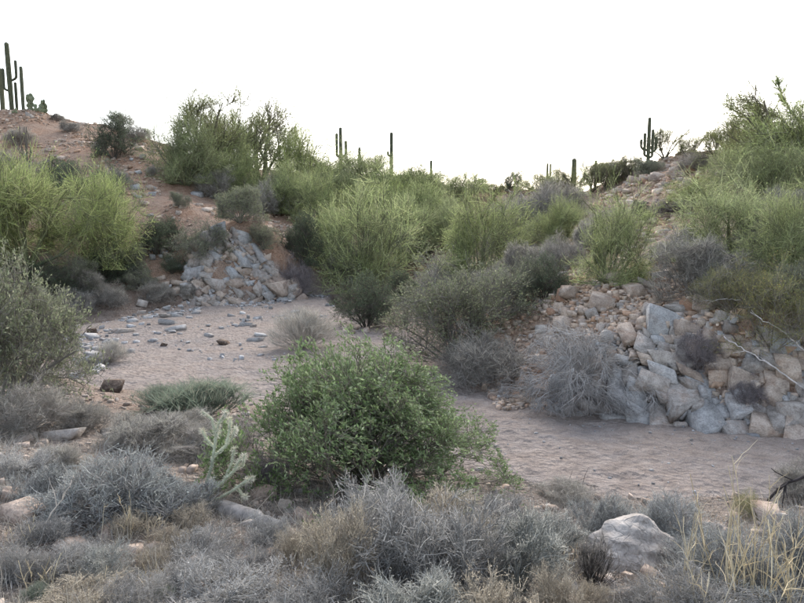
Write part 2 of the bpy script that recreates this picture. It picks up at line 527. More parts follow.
def grow_shrub(seed, w, h, n0=12, spread=(.15, 1.25), lv=((60, .5), (300, .34), (1500, .22)), twig=(5000, .14), leaf=(8000, .03, .35),
               r0=.02, tw=.004, up=.12, jit=.16, curve=.03, lump=.2, stem_col=((.12, .1, .085),), twig_col=((.2, .2, .18),), leaf_col=((.1, .14, .06),),
               leaf_from=.2, env_twigs=False, slope=0., hard=.15, stem_len=.62, ang=(.25, .85), twig_k=3, trunk_k=6, leaf_up=.3):
    """returns (stems mesh, foliage mesh): limbs, branches, fine twigs and leaves of one plant w wide, h tall, standing at the origin"""
    rng = np.random.default_rng(seed)
    env = Env(rng, w / 2, h, lump, hard)
    S = (w / 2 + h) / 2
    az = np.arange(n0) * 2.399 + rng.uniform(0, .8, n0)
    el = rng.uniform(spread[0], spread[1], n0)
    d = np.stack([np.sin(el) * np.cos(az), np.sin(el) * np.sin(az), np.cos(el)], 1)
    base = np.stack([np.cos(az), np.sin(az), np.zeros(n0)], 1) * w * .035 * rng.random((n0, 1))
    reach = 1 / np.sqrt((np.sin(el) / (w / 2)) ** 2 + (np.cos(el) / h) ** 2)
    P = env(path(rng, base, d, reach * stem_len * rng.uniform(.8, 1.3, n0), trunk_k, jit * .8, curve))
    P[:, 0, 2] = -.06
    gs = Geo()
    R = r0 * np.linspace(1, .22, trunk_k)[None] * rng.uniform(.7, 1.2, (n0, 1))
    V, F, o = tubes(P, R, 5)
    gs.add(V, F, tint(rng, n0, stem_col, .12)[o])
    r = r0 * .55
    src = P
    for li, (m, ln) in enumerate(lv):
        Q = env(branch(rng, src, m, .05 if li == 0 else .12, 1., ang[0], ang[1], ln * S, 4, up, jit, curve))
        r *= .55
        rr = max(r, tw * .6)
        V, F, o = tubes(Q, rr * np.linspace(1, .5, 4)[None] * rng.uniform(.7, 1.2, (m, 1)), 4 if li == 0 else 3)
        gs.add(V, F, tint(rng, m, stem_col, .2)[o])
        src = Q if li == 0 else np.concatenate([src[rng.integers(0, len(src), len(src) // 2)], Q])
    gf = Geo()
    m, ln = twig
    T = branch(rng, Q, m, .1, 1., ang[0], ang[1], ln * S, twig_k, up, jit, curve)
    T[..., 2] = np.maximum(T[..., 2], .01)
    if env_twigs:
        T = env(T)
    V, F, o = ribbons(T, tw * np.linspace(1, .45, twig_k)[None] * rng.uniform(.6, 1.3, (m, 1)), rng)
    gf.add(V, F, tint(rng, m, twig_col)[o])
    if leaf and leaf[0]:
        ml, ll, asp = leaf
        i = rng.integers(0, m, ml)
        t = rng.uniform(leaf_from, 1, ml)[:, None]
        a, b = T[i, 0], T[i, -1]
        pos = a + (b - a) * t
        dd = norm(b - a) + rng.normal(size=(ml, 3)) * .7
        dd[:, 2] += leaf_up
        L_ = ll * rng.uniform(.55, 1.3, ml)
        V, F, o = leaves(pos, dd, L_, L_ * asp * rng.uniform(.7, 1.3, ml), rng)
        gf.add(V, F, tint(rng, ml, leaf_col)[o])
    pts_ = np.concatenate(gf.v)
    k_ = np.array([w / 2 / np.percentile(np.abs(pts_[:, 0]), 97.5), w / 2 / np.percentile(np.abs(pts_[:, 1]), 97.5), h / np.percentile(pts_[:, 2], 98.5)], np.float32)
    for g_ in (gs, gf):
        g_.v = [v * k_ for v in g_.v]
        if slope:
            for v in g_.v:
                v[:, 2] *= 1 - slope * np.clip(v[:, 0] / (w / 2) + .35, -.2, 1.3)
    return gs, gf


PROTO = {}


def proto(kind, **kw):
    if kind not in PROTO:
        PROTO[kind] = []
    gs, gf = grow_shrub(**kw)
    PROTO[kind].append((gs.mesh(kind + '_stems', M_TWIG), gf.mesh(kind + '_foliage', M_LEAF), kw['w'], kw['h']))


# ------------------------------------------------------------------ object helpers
def tag(o, label, cat, group=None, kind=None):
    if label:
        o['label'] = label
    if cat:
        o['category'] = cat
    if group:
        o['group'] = group
    if kind:
        o['kind'] = kind
    return o


def link(name, me, parent=None):
    o = bpy.data.objects.new(name, me)
    COL.objects.link(o)
    if parent is not None:
        o.parent = parent
    return o


def thing(name, loc, label, cat, group=None, rz=0., scale=(1, 1, 1)):
    o = bpy.data.objects.new(name, None)
    COL.objects.link(o)
    o.empty_display_size = .2
    o.location = loc
    o.rotation_euler = (0, 0, rz)
    o.scale = scale
    return tag(o, label, cat, group)


PR = random.Random(11)
NAMES = {'palo_verde': ('palo_verde_tree', 'tree', 'trunk', 'crown')}


def plant(kind, px, py, wpx, hpx, label, group=None, name='shrub', cat='shrub', variant=None, Y=None, rz=None, sink=.04):
    """a plant standing where the photograph shows its base; its size follows from the distance of the ground there"""
    p = hit(px, py) if Y is None else at(px, py, Y)
    if Y is not None:
        p[2] = float(H(p[0:1], p[1:2])[0])
    vs_ = PROTO[kind]
    stem_me, fol_me, w0, h0 = vs_[(variant if variant is not None else PR.randrange(len(vs_))) % len(vs_)]
    d = p[1]
    w, h = wpx / FPX * d, hpx / FPX * d
    r = thing(name, (p[0], p[1], p[2] - sink), label, cat, group, PR.uniform(0, 6.28) if rz is None else rz, (w / w0, w / w0, h / h0))
    tree = cat == 'tree'
    link('trunk' if tree else 'stems', stem_me, r)
    link('crown' if tree else 'foliage', fol_me, r)
    return r


# ------------------------------------------------------------------ ground sheet
def axis_pts(lo, hi, d0, k, extra):
    pos = [0.]
    while pos[-1] < hi:
        pos.append(pos[-1] + d0 + k * pos[-1])
    neg = [0.]
    while neg[-1] > lo:
        neg.append(neg[-1] - d0 + k * neg[-1])
    far = pos[-1] * np.array(extra)
    farn = neg[-1] * np.array(extra)
    return np.array(list(farn[::-1]) + neg[:0:-1] + pos + list(far))


gx = axis_pts(-70, 70, .045, .0105, [1.4, 2.5, 5, 10])
gy = np.r_[[-600, -200, -60, -20, -10], np.arange(-6, 1, .3), 1 + np.cumsum(.035 + .0082 * np.arange(0, 1, .001).cumsum() * 0)[:1]]
yy = [1.0]
while yy[-1] < 12:
    yy.append(yy[-1] + .05)
while yy[-1] < 130:
    yy.append(yy[-1] + .05 + .0135 * (yy[-1] - 12))
gy = np.r_[[-700, -250, -80, -25, -10], np.arange(-6, .9, .3), yy, [160, 220, 350, 700]]
GX, GY = np.meshgrid(gx, gy)
GZ = H(GX, GY)
fade = np.clip((np.hypot(GX, GY) - 150) / 200, 0, 1)
GZ = GZ * (1 - fade)
SD = wash_sd(GX, GY) + .5 * vnoise(GX, GY, .9, 9) + .25 * vnoise(GX, GY, .3, 10)
SAND = np.clip((SD + .25) / .45, 0, 1)
NEAR = np.clip((15 - GY) / 5 + 1.6 * vnoise(GX, GY, 3., 12), 0, 1)
NEAR = np.maximum(NEAR, np.clip((1.2 - GZ) / 1.0, 0, 1) * .8)
PALE = np.clip((GX - .2 * (GY - 12) - .2) / 2 + 1.2 * vnoise(GX, GY, 3.5, 14), 0, 1) * np.clip((GY - 9) / 2, 0, 1) * np.clip((40 - GY) / 6, 0, 1)
PALE = np.maximum(PALE, np.clip(1.6 - np.hypot(GX - .2, (GY - 20) * .6) / 1.6, 0, 1))
NEAR = NEAR * (1 - np.clip((GY - 10) / 1.5, 0, 1) * (GX > 1.5))
ny, nx = GX.shape
iy, ix = np.meshgrid(np.arange(ny - 1), np.arange(nx - 1), indexing='ij')
quads = np.stack([iy * nx + ix, iy * nx + ix + 1, (iy + 1) * nx + ix + 1, (iy + 1) * nx + ix], -1).reshape(-1, 4)
fs = SAND.ravel()[quads].mean(1) > .5
ALLV = np.stack([GX, GY, GZ], -1).reshape(-1, 3)
for nm, sel in (('ground', ~fs), ('dry_wash_bed', fs)):
    q = quads[sel]
    used, inv = np.unique(q.ravel(), return_inverse=True)
    g = Geo()
    g.add(ALLV[used], inv.reshape(-1, 4), (.3, .25, .2))
    me = g.mesh(nm, M_GROUND, True)
    for an, arr in (('sand', SAND), ('near', NEAR), ('pale', PALE)):
        a_ = me.attributes.new(an, 'FLOAT', 'POINT')
        a_.data.foreach_set('value', arr.ravel()[used].astype(np.float32))
    o = link(nm, me)
    o['kind'] = 'structure'
    o['label'] = 'pale sandy bed of the dry wash' if fs is sel else 'reddish stony desert slopes on both sides of the wash'

#==PLANTS==
# ------------------------------------------------------------------ stones: angular prototypes, shared by all loose rocks
def hull_rock(seed, n=16, flat=1.0, jag=.25):
    rng = np.random.default_rng(seed)
    p = norm(rng.normal(size=(n, 3)))
    p = np.sign(p) * np.abs(p) ** .72
    p = p / np.abs(p).max() * 1.0 * (1 - jag * rng.random((n, 1)))
    p[:, 2] *= flat
    bm = bmesh.new()
    for q in p:
        bm.verts.new(q)
    r = bmesh.ops.convex_hull(bm, input=bm.verts[:])
    bmesh.ops.delete(bm, geom=[v for v in bm.verts if not v.link_faces], context='VERTS')
    bmesh.ops.triangulate(bm, faces=bm.faces[:])
    bm.verts.index_update()
    V = np.array([v.co[:] for v in bm.verts])
    F = np.array([[v.index for v in f.verts] for f in bm.faces])
    bm.free()
    return V, F


def block_rock(seed, dims, cut=.5):
    """a joint-bounded block: a skewed box whose corners and edges have broken away along planes"""
    rng = np.random.default_rng(seed)
    sk = np.eye(3) + rng.normal(0, .16, (3, 3))
    pts = []
    for sx in (-1, 1):
        for sy in (-1, 1):
            for sz in (-1, 1):
                c = np.array([sx, sy, sz], float)
                if rng.random() < .75:
                    for ax in range(3):
                        q = c.copy()
                        q[ax] -= np.sign(c[ax]) * rng.uniform(.12, cut * 1.7)
                        pts.append(q)
                else:
                    pts.append(c * rng.uniform(.85, 1, 3))
    p = (np.array(pts) @ sk.T) * np.array(dims)
    bm = bmesh.new()
    for q in p:
        bm.verts.new(q)
    bmesh.ops.convex_hull(bm, input=bm.verts[:])
    bmesh.ops.delete(bm, geom=[v for v in bm.verts if not v.link_faces], context='VERTS')
    bmesh.ops.triangulate(bm, faces=bm.faces[:])
    bm.verts.index_update()
    V = np.array([v.co[:] for v in bm.verts])
    F = np.array([[v.index for v in f.verts] for f in bm.faces])
    bm.free()
    return V - (V.max(0) + V.min(0)) / 2, F


HULLS = [block_rock(s, d, c) for s, d, c in
         [(1, (1, .8, .75), .35), (2, (1, .9, .6), .4), (3, (.9, 1, .85), .3), (4, (1, .8, .42), .4), (5, (1, .75, .7), .5), (6, (.95, 1, .8), .4), (7, (1, .7, .36), .4),
          (8, (1, .9, .62), .45), (9, (.9, .95, .8), .45), (10, (1, .8, .8), .3), (11, (1, .85, .28), .45), (12, (1, .75, .33), .4)]]
FLAT_ONES = [3, 6, 10, 11]
ROCK_MESH = {}


def rock_mesh(mat, i):
    k = (mat, i)
    if k not in ROCK_MESH:
        V, F = HULLS[i]
        g = Geo()
        g.add(V, F, (.35, .3, .27))
        ROCK_MESH[k] = g.mesh('stone_' + mat, M_ROCK[mat])
    return ROCK_MESH[k]


SR = random.Random(4)


def stone(px, py, wpx, hpx, mat, label, group=None, flat=False, shape=None, rz=None, Y=None, embed=.3, name='stone', depth=1.0):
    p = hit(px, py) if Y is None else at(px, py, Y)
    d = p[1]
    i = shape if shape is not None else (SR.choice(FLAT_ONES) if flat else SR.randrange(10))
    a, h = wpx / FPX * d * .43, hpx / FPX * d * .5
    V = HULLS[i][0]
    o = link(name, rock_mesh(mat, i))
    o.scale = (a, a * depth * SR.uniform(.7, 1.0), h / max(np.ptp(V[:, 2]) / 2, .2))
    o.rotation_euler = (SR.uniform(-.3, .3), SR.uniform(-.3, .3), SR.uniform(-1.4, 1.4) if rz is None else rz)
    o.location = (p[0], p[1], p[2] + h * (1 - 2 * embed))
    return tag(o, label, 'rock', group)


def eroded_boulder(name, loc, dims, seed, mat, label, peak=1.0, sub=4, rough=.12, rz=0., strata=.0):
    """a single weathered boulder: ridged and worn, not a plain ball"""
    rng = np.random.default_rng(seed)
    bm = bmesh.new()
    bmesh.ops.create_icosphere(bm, subdivisions=sub, radius=1)
    planes = norm(rng.normal(size=(11, 3)) + np.array([0, 0, .35]))
    dist = rng.uniform(.62, .9, 11)
    ks, ph = rng.normal(size=(8, 3)) * 4, rng.uniform(0, 6.28, 8)
    for v in bm.verts:
        p = np.array(v.co)
        for n_, d_ in zip(planes, dist):
            s = p @ n_
            if s > d_:
                p = p - n_ * (s - d_) * .88
        if peak > 1:
            p[:2] *= max(.12, 1 - (max(p[2], 0) ** 1.0) * (peak - 1))
        p *= 1 + rough * (np.abs(np.sin(ks @ p + ph)).mean() - .6) + rough * .35 * math.sin(9 * p[0] + 14 * p[2] + 5 * p[1])
        if strata:
            p[:2] *= 1 + strata * (((p[2] * 3.1 + .5 * p[0]) % 1.0) - .5)
        v.co = Vector(p)
    me = bpy.data.meshes.new(name)
    bm.to_mesh(me)
    bm.free()
    me.materials.append(M_ROCK[mat])
    for p in me.polygons:
        p.use_smooth = False
    o = link(name, me)
    o.location, o.scale, o.rotation_euler = loc, dims, (0, 0, rz)
    return tag(o, label, 'rock')


# ------------------------------------------------------------------ fractured outcrops: every joint-bounded block its own piece
def outcrop(seed, A, B, up_dir, smax, phi, rad, label, mats, inside, n_try=5200, pack=.62, relief=.25, name='rock_outcrop', frame=(.2, .35, .1)):
    """blocks broken along common joint planes, packed over an inclined rock face that rises from the line A-B (plan) at the angle phi"""
    rng = np.random.default_rng(seed)
    Lu = np.linalg.norm(B - A)
    e = (B - A) / Lu
    mid = A + e * Lu / 2
    root = thing(name, (mid[0], mid[1], float(H(mid[0:1], mid[1:2])[0])), label, 'rock')
    org = np.array(root.location)
    U = np.array([e[0], e[1], 0.])
    nrm = np.array([-up_dir[0] * math.sin(phi), -up_dir[1] * math.sin(phi), math.cos(phi)])
    nrm = norm(nrm - U * (nrm @ U))
    S = np.cross(nrm, U)
    if S[2] < 0:
        S = -S
    base_rot = Matrix((U, S, nrm)).transposed()           # local x along the face, y up the face, z outwards
    from mathutils import Euler
    placed = []
    for it in range(n_try):
        q = np.array([rng.uniform(0, Lu), rng.uniform(-.1, smax)])
        if not inside(q[0] / Lu, q[1] / smax):
            continue
        r = rad(q) * float(np.clip(np.exp(rng.normal(0, .38)), .5, 1.45)) * (1 if it < n_try * .3 else .55 if it < n_try * .6 else .3)
        if any((q[0] - k[0]) ** 2 + (q[1] - k[1]) ** 2 < (pack * .5 * (r + kr)) ** 2 for k, kr in placed):
            continue
        placed.append((q, r))
        off = relief * 2 * float(vnoise(q[0], q[1], 1.3, seed)) + rng.uniform(-.16, .08) * r
        pos = np.array([A[0], A[1], 0]) + U * q[0] + np.array([up_dir[0] * math.cos(phi), up_dir[1] * math.cos(phi), math.sin(phi)]) * q[1] + nrm * (off - r * .12)
        i = int(rng.choice([0, 1, 2, 4, 5, 7, 8, 9]))
        o = link('rock_block', rock_mesh(mats(q[0] / Lu, q[1] / smax, rng.random()), i), root)
        rot = base_rot @ Euler((frame[0] + rng.normal(0, .14), frame[1] + rng.normal(0, .14), frame[2] + rng.normal(0, .2) + rng.integers(0, 2) * math.pi / 2)).to_matrix()
        o.rotation_euler = rot.to_euler()
        o.scale = (r * .56 * rng.uniform(.85, 1.7), r * .56 * rng.uniform(.6, 1.1), r * .56 * rng.uniform(.6, 1.1))
        o.location = pos - org
    return root


outcrop(21, *FACES[0], lambda q: (.46 if q[1] < 1.15 else .30) * (.72 if q[0] < 1.3 else 1),
        'fractured blue-grey rock outcrop at the foot of the right bank',
        lambda u, v, r: 'blue' if r < .4 - .3 * v else ('grey' if r < .75 - .35 * v else 'pale'),
        lambda u, v: v < .62 + .45 * math.sin(u * 2.9 + .1), relief=.14, pack=.68)
outcrop(22, *FACES[1], lambda q: .56, 'pale fractured outcrop of upright slabs where the wash bends',
        lambda u, v, r: 'pale' if r < .25 else ('grey' if r < .7 else 'blue' if r < .95 else 'tan'),
        lambda u, v: v < .2 + .84 * math.sin(min(1, u * 1.08) ** .85 * 3.1), relief=.3, pack=.64, frame=(.5, .2, .5))

# ------------------------------------------------------------------ individual stones (those with a look of their own first)
stone(112, 391, 22, 17, 'dark', 'dark brown rough boulder alone on the sand at lower left', shape=5, name='boulder', embed=.25)
stone(571, 299, 21, 15, 'pale', 'pale pink angular rock with an orange side, perched on the right bank', shape=2, name='boulder', embed=.2)
stone(563, 301, 12, 15, 'rust', 'orange-red rock leaning on the pale pink rock on the right bank', shape=0, embed=.25)
stone(62, 438, 46, 12, 'grey', 'long flat pale stone lying before the left grey bush', flat=True, shape=3, name='flat_stone', rz=-.1)
stone(607, 415, 17, 17, 'grey', 'squarish grey block at the edge of the sand beside the arching grey bush', shape=5)
stone(793, 424, 34, 32, 'grey', 'large pale wedge of rock at the right edge of the wash', shape=8, name='boulder', embed=.3)
stone(548, 400, 20, 22, 'tan', 'brown-grey rock half hidden inside the arching grey bush', shape=5)
stone(670, 509, 9, 6, 'rust', 'small lone reddish stone on the sand before the right bank', shape=4)
stone(770, 521, 34, 18, 'tan', 'tan rock under the thin dark branch at lower right', shape=5, name='boulder')
stone(735, 523, 20, 13, 'tan', 'small tan rock beside the tuft under the dark branch', shape=0)
p = hit(634, 566)
eroded_boulder('boulder', (p[0], p[1] + .12, p[2] + .06), (.42, .27, .24), 3, 'grey', 'peaked grey boulder with worn ridges at lower right', peak=1.6, sub=5, rough=.1, rz=.25, strata=.04)
for i, (px, py, w, h, m, t) in enumerate([
        (608, 588, 26, 17, 'grey', 'grey stone at the left foot of the peaked boulder'), (628, 582, 17, 14, 'pale', 'pale stone in front of the peaked boulder'),
        (650, 577, 24, 12, 'tan', 'flat pinkish stone at the right foot of the peaked boulder'), (619, 599, 20, 15, 'tan', 'tan stone at the bottom edge below the peaked boulder'),
        (640, 598, 14, 11, 'grey', 'little grey stone at the bottom edge below the peaked boulder'), (571, 592, 30, 13, 'grey', 'flat grey slab stone at the bottom edge beside the dark tuft'),
        (22, 522, 62, 40, 'tan', 'large brownish boulder behind the dry litter at the left edge'), (70, 553, 44, 24, 'tan', 'broad tan stone below the blue-grey bush at lower left'),
        (137, 556, 24, 20, 'tan', 'rounded tan stone in the litter at lower left'), (105, 538, 30, 18, 'tan', 'tan stone tucked under the front of the blue-grey bush'),
        (163, 560, 22, 14, 'grey', 'small grey stone right of the rounded tan stone'), (10, 497, 30, 20, 'tan', 'brown stone at the far left edge above the large boulder'),
        (262, 499, 22, 15, 'tan', 'tan stone beside the cholla at the foot of the green bush'), (284, 507, 17, 13, 'pale', 'pale stone under the left skirt of the green bush'),
        (303, 520, 22, 15, 'tan', 'tan stone between the fallen log and the front dry bush'), (247, 492, 16, 10, 'grey', 'grey stone behind the cholla stem'),
        (292, 540, 26, 14, 'tan', 'flat tan stone in front of the fallen log'), (210, 545, 24, 12, 'grey', 'grey stone left of the fallen log end'),
        (126, 437, 22, 16, 'blue', 'dark blue-grey stone in the scrub behind the blue-grey bush'), (105, 434, 16, 10, 'grey', 'small grey stone behind the blue-grey bush'),
        (345, 586, 24, 14, 'tan', 'reddish stone showing through the front dry bush'), (20, 442, 30, 10, 'grey', 'low grey stone in the scrub at the left edge'),
        (44, 470, 26, 12, 'tan', 'tan stone left of the blue-grey bush')]):
    stone(px, py, w * (.78 if px < 180 else 1), h * (.8 if px < 180 else 1), m, t, 'stones lying on the near bank', embed=.36)

# blue-grey stones on the left of the wash
ZW = ['beside the dark brown boulder', 'below the undercut bank', 'out on the open sand of the wash', 'at the foot of the left outcrop', 'along the left margin of the wash']
rl = random.Random(52)
wash_list = [(95, 357, 20, 9), (88, 363, 24, 10), (97, 371, 20, 9), (78, 377, 16, 8), (105, 362, 14, 7), (108, 349, 16, 7), (93, 338, 16, 8), (123, 333, 22, 8), (168, 324, 18, 8), (176, 330, 20, 8)]
wash_list += [(rl.gauss(84, 15), rl.gauss(362, 13), w, w * .5) for w in (6, 7, 8, 9, 10, 12, 7, 8, 6, 9, 11, 8, 14, 12, 10, 7, 8, 9)]
wash_list += [(rl.uniform(130, 215), rl.gauss(316, 4), w, w * .5) for w in (8, 10, 12, 14, 16, 9, 11, 7, 8, 10)]
wash_list += [(rl.gauss(242, 14), rl.gauss(331, 8), w, w * .5) for w in (8, 10, 12, 14, 9, 7, 8, 11, 16, 9)]
wash_list += [(rl.uniform(60, 130), rl.gauss(336, 6), w, w * .5) for w in (8, 10, 7, 9, 12, 8, 7)]
rw = random.Random(8)
for px, py, w, h in wash_list:
    z = 0 if (py > 355) else 3 if px > 195 and py < 330 else 1 if py < 320 else 4 if px < 115 else 2
    m = rw.choice(['blue', 'blue', 'blue', 'blue', 'grey'])
    cw = {'blue': 'blue-grey', 'grey': 'grey', 'pale': 'pale'}[m]
    big = 'broad' if w >= 18 else 'medium-sized' if w >= 12 else 'small'
    stone(px, py, w * .95, h * .8, m, f'{big} {cw} stone {ZW[z]}', 'stones on the left of the wash', flat=rw.random() < .55, embed=.42)
stone(224, 344, 11, 6, 'dark', 'small dark brown stone on the open sand of the wash', shape=5)
stone(164, 346, 7, 4, 'dark', 'tiny dark stone left of the middle of the open sand', shape=3)
stone(92, 335, 14, 8, 'dark', 'dark flat stone on top of the stones by the left margin', shape=3)
# talus gully left of the outcrop
rt = random.Random(18)
for i in range(34):
    t = rt.random()
    px, py = 172 + rt.gauss(0, 14) * (1.2 - .4 * t) - 4 * t, 306 - 62 * t
    w = rt.uniform(6, 15) * (1 - .35 * t)
    m = rt.choice(['grey', 'blue', 'pale'])
    stone(px, py, w, w * rt.uniform(.5, .8), m, f'{"large" if w > 11 else "middling" if w > 8 else "small"} {({"grey": "grey", "blue": "blue-grey", "pale": "pale"})[m]} boulder in the rockfall left of the outcrop',
          'boulders of the rockfall left of the outcrop', embed=.22)
# stones on the red slope of the left hill
for i in range(44):
    px = rt.choice([rt.uniform(120, 235), rt.uniform(20, 160)])
    py = rt.uniform(max(140, 118 + (px - 60) * .35), 225)
    w = rt.uniform(4, 10)
    m = rt.choice(['grey', 'blue', 'tan', 'pale'])
    up = 'high on' if py < 165 else 'halfway up' if py < 195 else 'low on'
    stone(px, py, w, w * rt.uniform(.4, .7), m, f'{"larger" if w > 7 else "small"} {({"grey": "grey", "blue": "blue-grey", "pale": "pale", "tan": "tan"})[m]} stone {up} the red hill slope at left', 'stones on the red hill slope')
stone(141, 138, 7, 9, 'tan', 'upright reddish rock on the left skyline beside the dark bush', shape=5)
for px, py, w in [(62, 117, 12), (78, 121, 9), (120, 131, 8), (30, 118, 9)]:
    stone(px, py, w, w * .6, 'grey', 'grey rock on the crest of the left hill', 'rocks on the crest of the left hill')
# scree on the right bank
rs = random.Random(31)
n_s = 0
while n_s < 110:
    px, py = rs.uniform(535, 745), rs.uniform(262, 350)
    if px > 700 and py < 300 or py > 350 - (px - 600) * .12 and px > 600 or (px < 590 and py < 290 - (px - 540) * .2):
        continue
    w = min(26, rs.lognormvariate(2.35, .42))
    m = rs.choice(['pale', 'pale', 'pale', 'tan', 'grey', 'rust'] if py < 320 else ['pale', 'pale', 'grey', 'blue', 'tan'])
    big = 'large' if w > 16 else 'medium-sized' if w > 10 else 'small'
    up = 'upper' if py < 295 else 'middle' if py < 322 else 'lower'
    side = 'left' if px < 605 else 'middle' if px < 670 else 'right'
    stone(px, py, w, w * rs.uniform(.5, .85), m, f'{big} {({"grey": "grey", "blue": "blue-grey", "pale": "pale", "tan": "tan", "rust": "rusty"})[m]} stone of the right bank scree, {up} {side}', 'stones of the scree on the right bank', embed=.25)
    n_s += 1
# pale rock crest on the right skyline
for i in range(26):
    t = rs.random()
    px, py = 612 + 80 * t + rs.gauss(0, 4), 186 - 22 * t + rs.uniform(-2, 12)
    w = rs.uniform(6, 14)
    m = rs.choice(['pale', 'tan', 'pale', 'rust'])
    stone(px, py, w, w * .6, m, f'{({"pale": "pale", "tan": "tan", "rust": "reddish"})[m]} {"bigger" if w > 10 else "smaller"} rock on the bare crest below the many-armed saguaro', 'rocks on the bare right crest')
for i in range(12):
    px, py = rs.uniform(500, 532), rs.uniform(188, 196)
    stone(px, py, rs.uniform(6, 12), 5, 'rust', 'orange rock on the far ridge behind the gully', 'orange rocks on the far ridge')
# pale gravel spit behind the green bush, and stones in the gully
for i in range(22):
    px, py = rs.uniform(345, 400), rs.uniform(318, 340)
    w = rs.uniform(5, 12)
    m = rs.choice(['pale', 'tan'])
    stone(px, py, w, w * .5, m, f'{"pale" if m == "pale" else "tan"} {"cobble" if w > 8 else "pebble"} on the gravel spit behind the green bush', 'cobbles of the gravel spit')
for i in range(12):
    px, py = rs.uniform(412, 436), rs.uniform(262, 290)
    w = rs.uniform(5, 12)
    stone(px, py, w, w * .6, rs.choice(['blue', 'grey']), 'blue-grey rock in the narrow gully between the two bright palo verdes', 'rocks in the narrow gully')


# loose small stones nobody could count
def scatter_stones(name, label, seed, boxes, cols):
    rng = np.random.default_rng(seed)
    g = Geo()
    for (n, x0, x1, y0, y1, s0, s1, cond) in boxes:
        x, y = rng.uniform(x0, x1, n), rng.uniform(y0, y1, n)
        k = cond(x, y, rng)
        x, y = x[k], y[k]
        z = H(x, y)
        s = s0 * (s1 / s0) ** (rng.random(len(x)) ** 1.6)
        hi = rng.integers(0, len(HULLS), len(x))
        for h in range(len(HULLS)):
            m = hi == h
            c = m.sum()
            if not c:
                continue
            V, F = HULLS[h]
            th = rng.uniform(0, 6.28, c)
            R = np.zeros((c, 3, 3))
            R[:, 0, 0] = R[:, 1, 1] = np.cos(th)
            R[:, 0, 1], R[:, 1, 0] = -np.sin(th), np.sin(th)
            R[:, 2, 2] = 1
            R = R * s[m][:, None, None] * .8 * rng.uniform(.7, 1.2, (c, 3, 1))
            W = np.einsum('cij,vj->cvi', R, V) + np.stack([x[m], y[m], z[m] + s[m] * .25], 1)[:, None]
            Fi = (F[None] + (np.arange(c) * len(V))[:, None, None]).reshape(-1, 3)
            g.add(W.reshape(-1, 3), Fi, np.repeat(tint(rng, c, cols, .18), len(V), 0))
    o = link(name, g.mesh(name, M_STUFF_STONE))
    o['kind'] = 'stuff'
    o['label'] = label


BLUEISH = ((.34, .35, .365), (.42, .42, .425), (.28, .275, .27))
REDDISH = ((.41, .28, .20), (.46, .36, .285), (.34, .28, .24), (.48, .41, .35))
NEARC = ((.34, .27, .22), (.26, .22, .19), (.40, .33, .28), (.30, .28, .26))
scatter_stones('gravel', 'small stones and gravel strewn over the near bank', 41, [
    (5200, -7, 7.5, 1.8, 11, .008, .07, lambda x, y, r: (wash_sd(x, y) < -.1))], NEARC)
scatter_stones('rubble', 'small stone rubble covering the red slopes of both banks', 42, [
    (11000, -40, -5, 31, 58, .04, .2, lambda x, y, r: (wash_sd(x, y) < -.3) & (vnoise(x, y, 4, 5) + .5 * vnoise(x, y, 1.3, 6) > -.1)),
    (1500, -8, 6, 33, 62, .06, .25, lambda x, y, r: wash_sd(x, y) < -.3)], REDDISH)
scatter_stones('scree', 'pale broken stone covering the steep right slope', 44, [
    (3200, 1.5, 9, 10.4, 17, .03, .13, lambda x, y, r: (wash_sd(x, y) < -.15) & (vnoise(x, y, 1.5, 5) > -.25)),
    (4800, 1.8, 6.5, 11.2, 15.5, .03, .10, lambda x, y, r: vnoise(x, y, 1.2, 5) > -.32),
    (5200, 3, 16, 15, 36, .05, .2, lambda x, y, r: vnoise(x, y, 3, 6) > -.2)], ((.47, .375, .295), (.39, .29, .22), (.52, .44, .37), (.43, .29, .205), (.38, .34, .31)))
scatter_stones('wash_gravel', 'scattered pebbles and stone chips on the wash sand', 43, [
    (4200, -12.5, -3, 15, 34, .02, .14, lambda x, y, r: (wash_sd(x, y) > -.3) & ((wash_sd(x, y) < 1.6) | (r.random(len(x)) < .25)) & (vnoise(x, y, 1.6, 3) > 0)),
    (500, 1, 10, 7, 13.5, .008, .03, lambda x, y, r: (wash_sd(x, y) > 0)),
    (500, 2, 10, 9, 12, .02, .08, lambda x, y, r: (np.abs(wash_sd(x, y)) < .25))], BLUEISH)

# ------------------------------------------------------------------ plant prototypes
PV_T = ((.35, .415, .18), (.29, .355, .15), (.44, .48, .235), (.32, .325, .20))
PV_S = ((.18, .20, .11), (.22, .23, .13), (.14, .14, .10))
for sd_, w, h in ((101, 4.0, 3.2), (102, 4.4, 3.0), (103, 3.6, 3.6), (104, 4.2, 2.6)):
    proto('palo_verde', seed=sd_, w=w, h=h, n0=14, spread=(.1, 1.5), lv=((60, .6), (320, .42), (1500, .28)), twig=(5800, .23), leaf=(6500, .045, .42),
          r0=.045, tw=.0088, up=.05, jit=.16, curve=.01, lump=.8, stem_col=PV_S, twig_col=PV_T, leaf_col=PV_T, hard=.45, ang=(.25, 1.0))
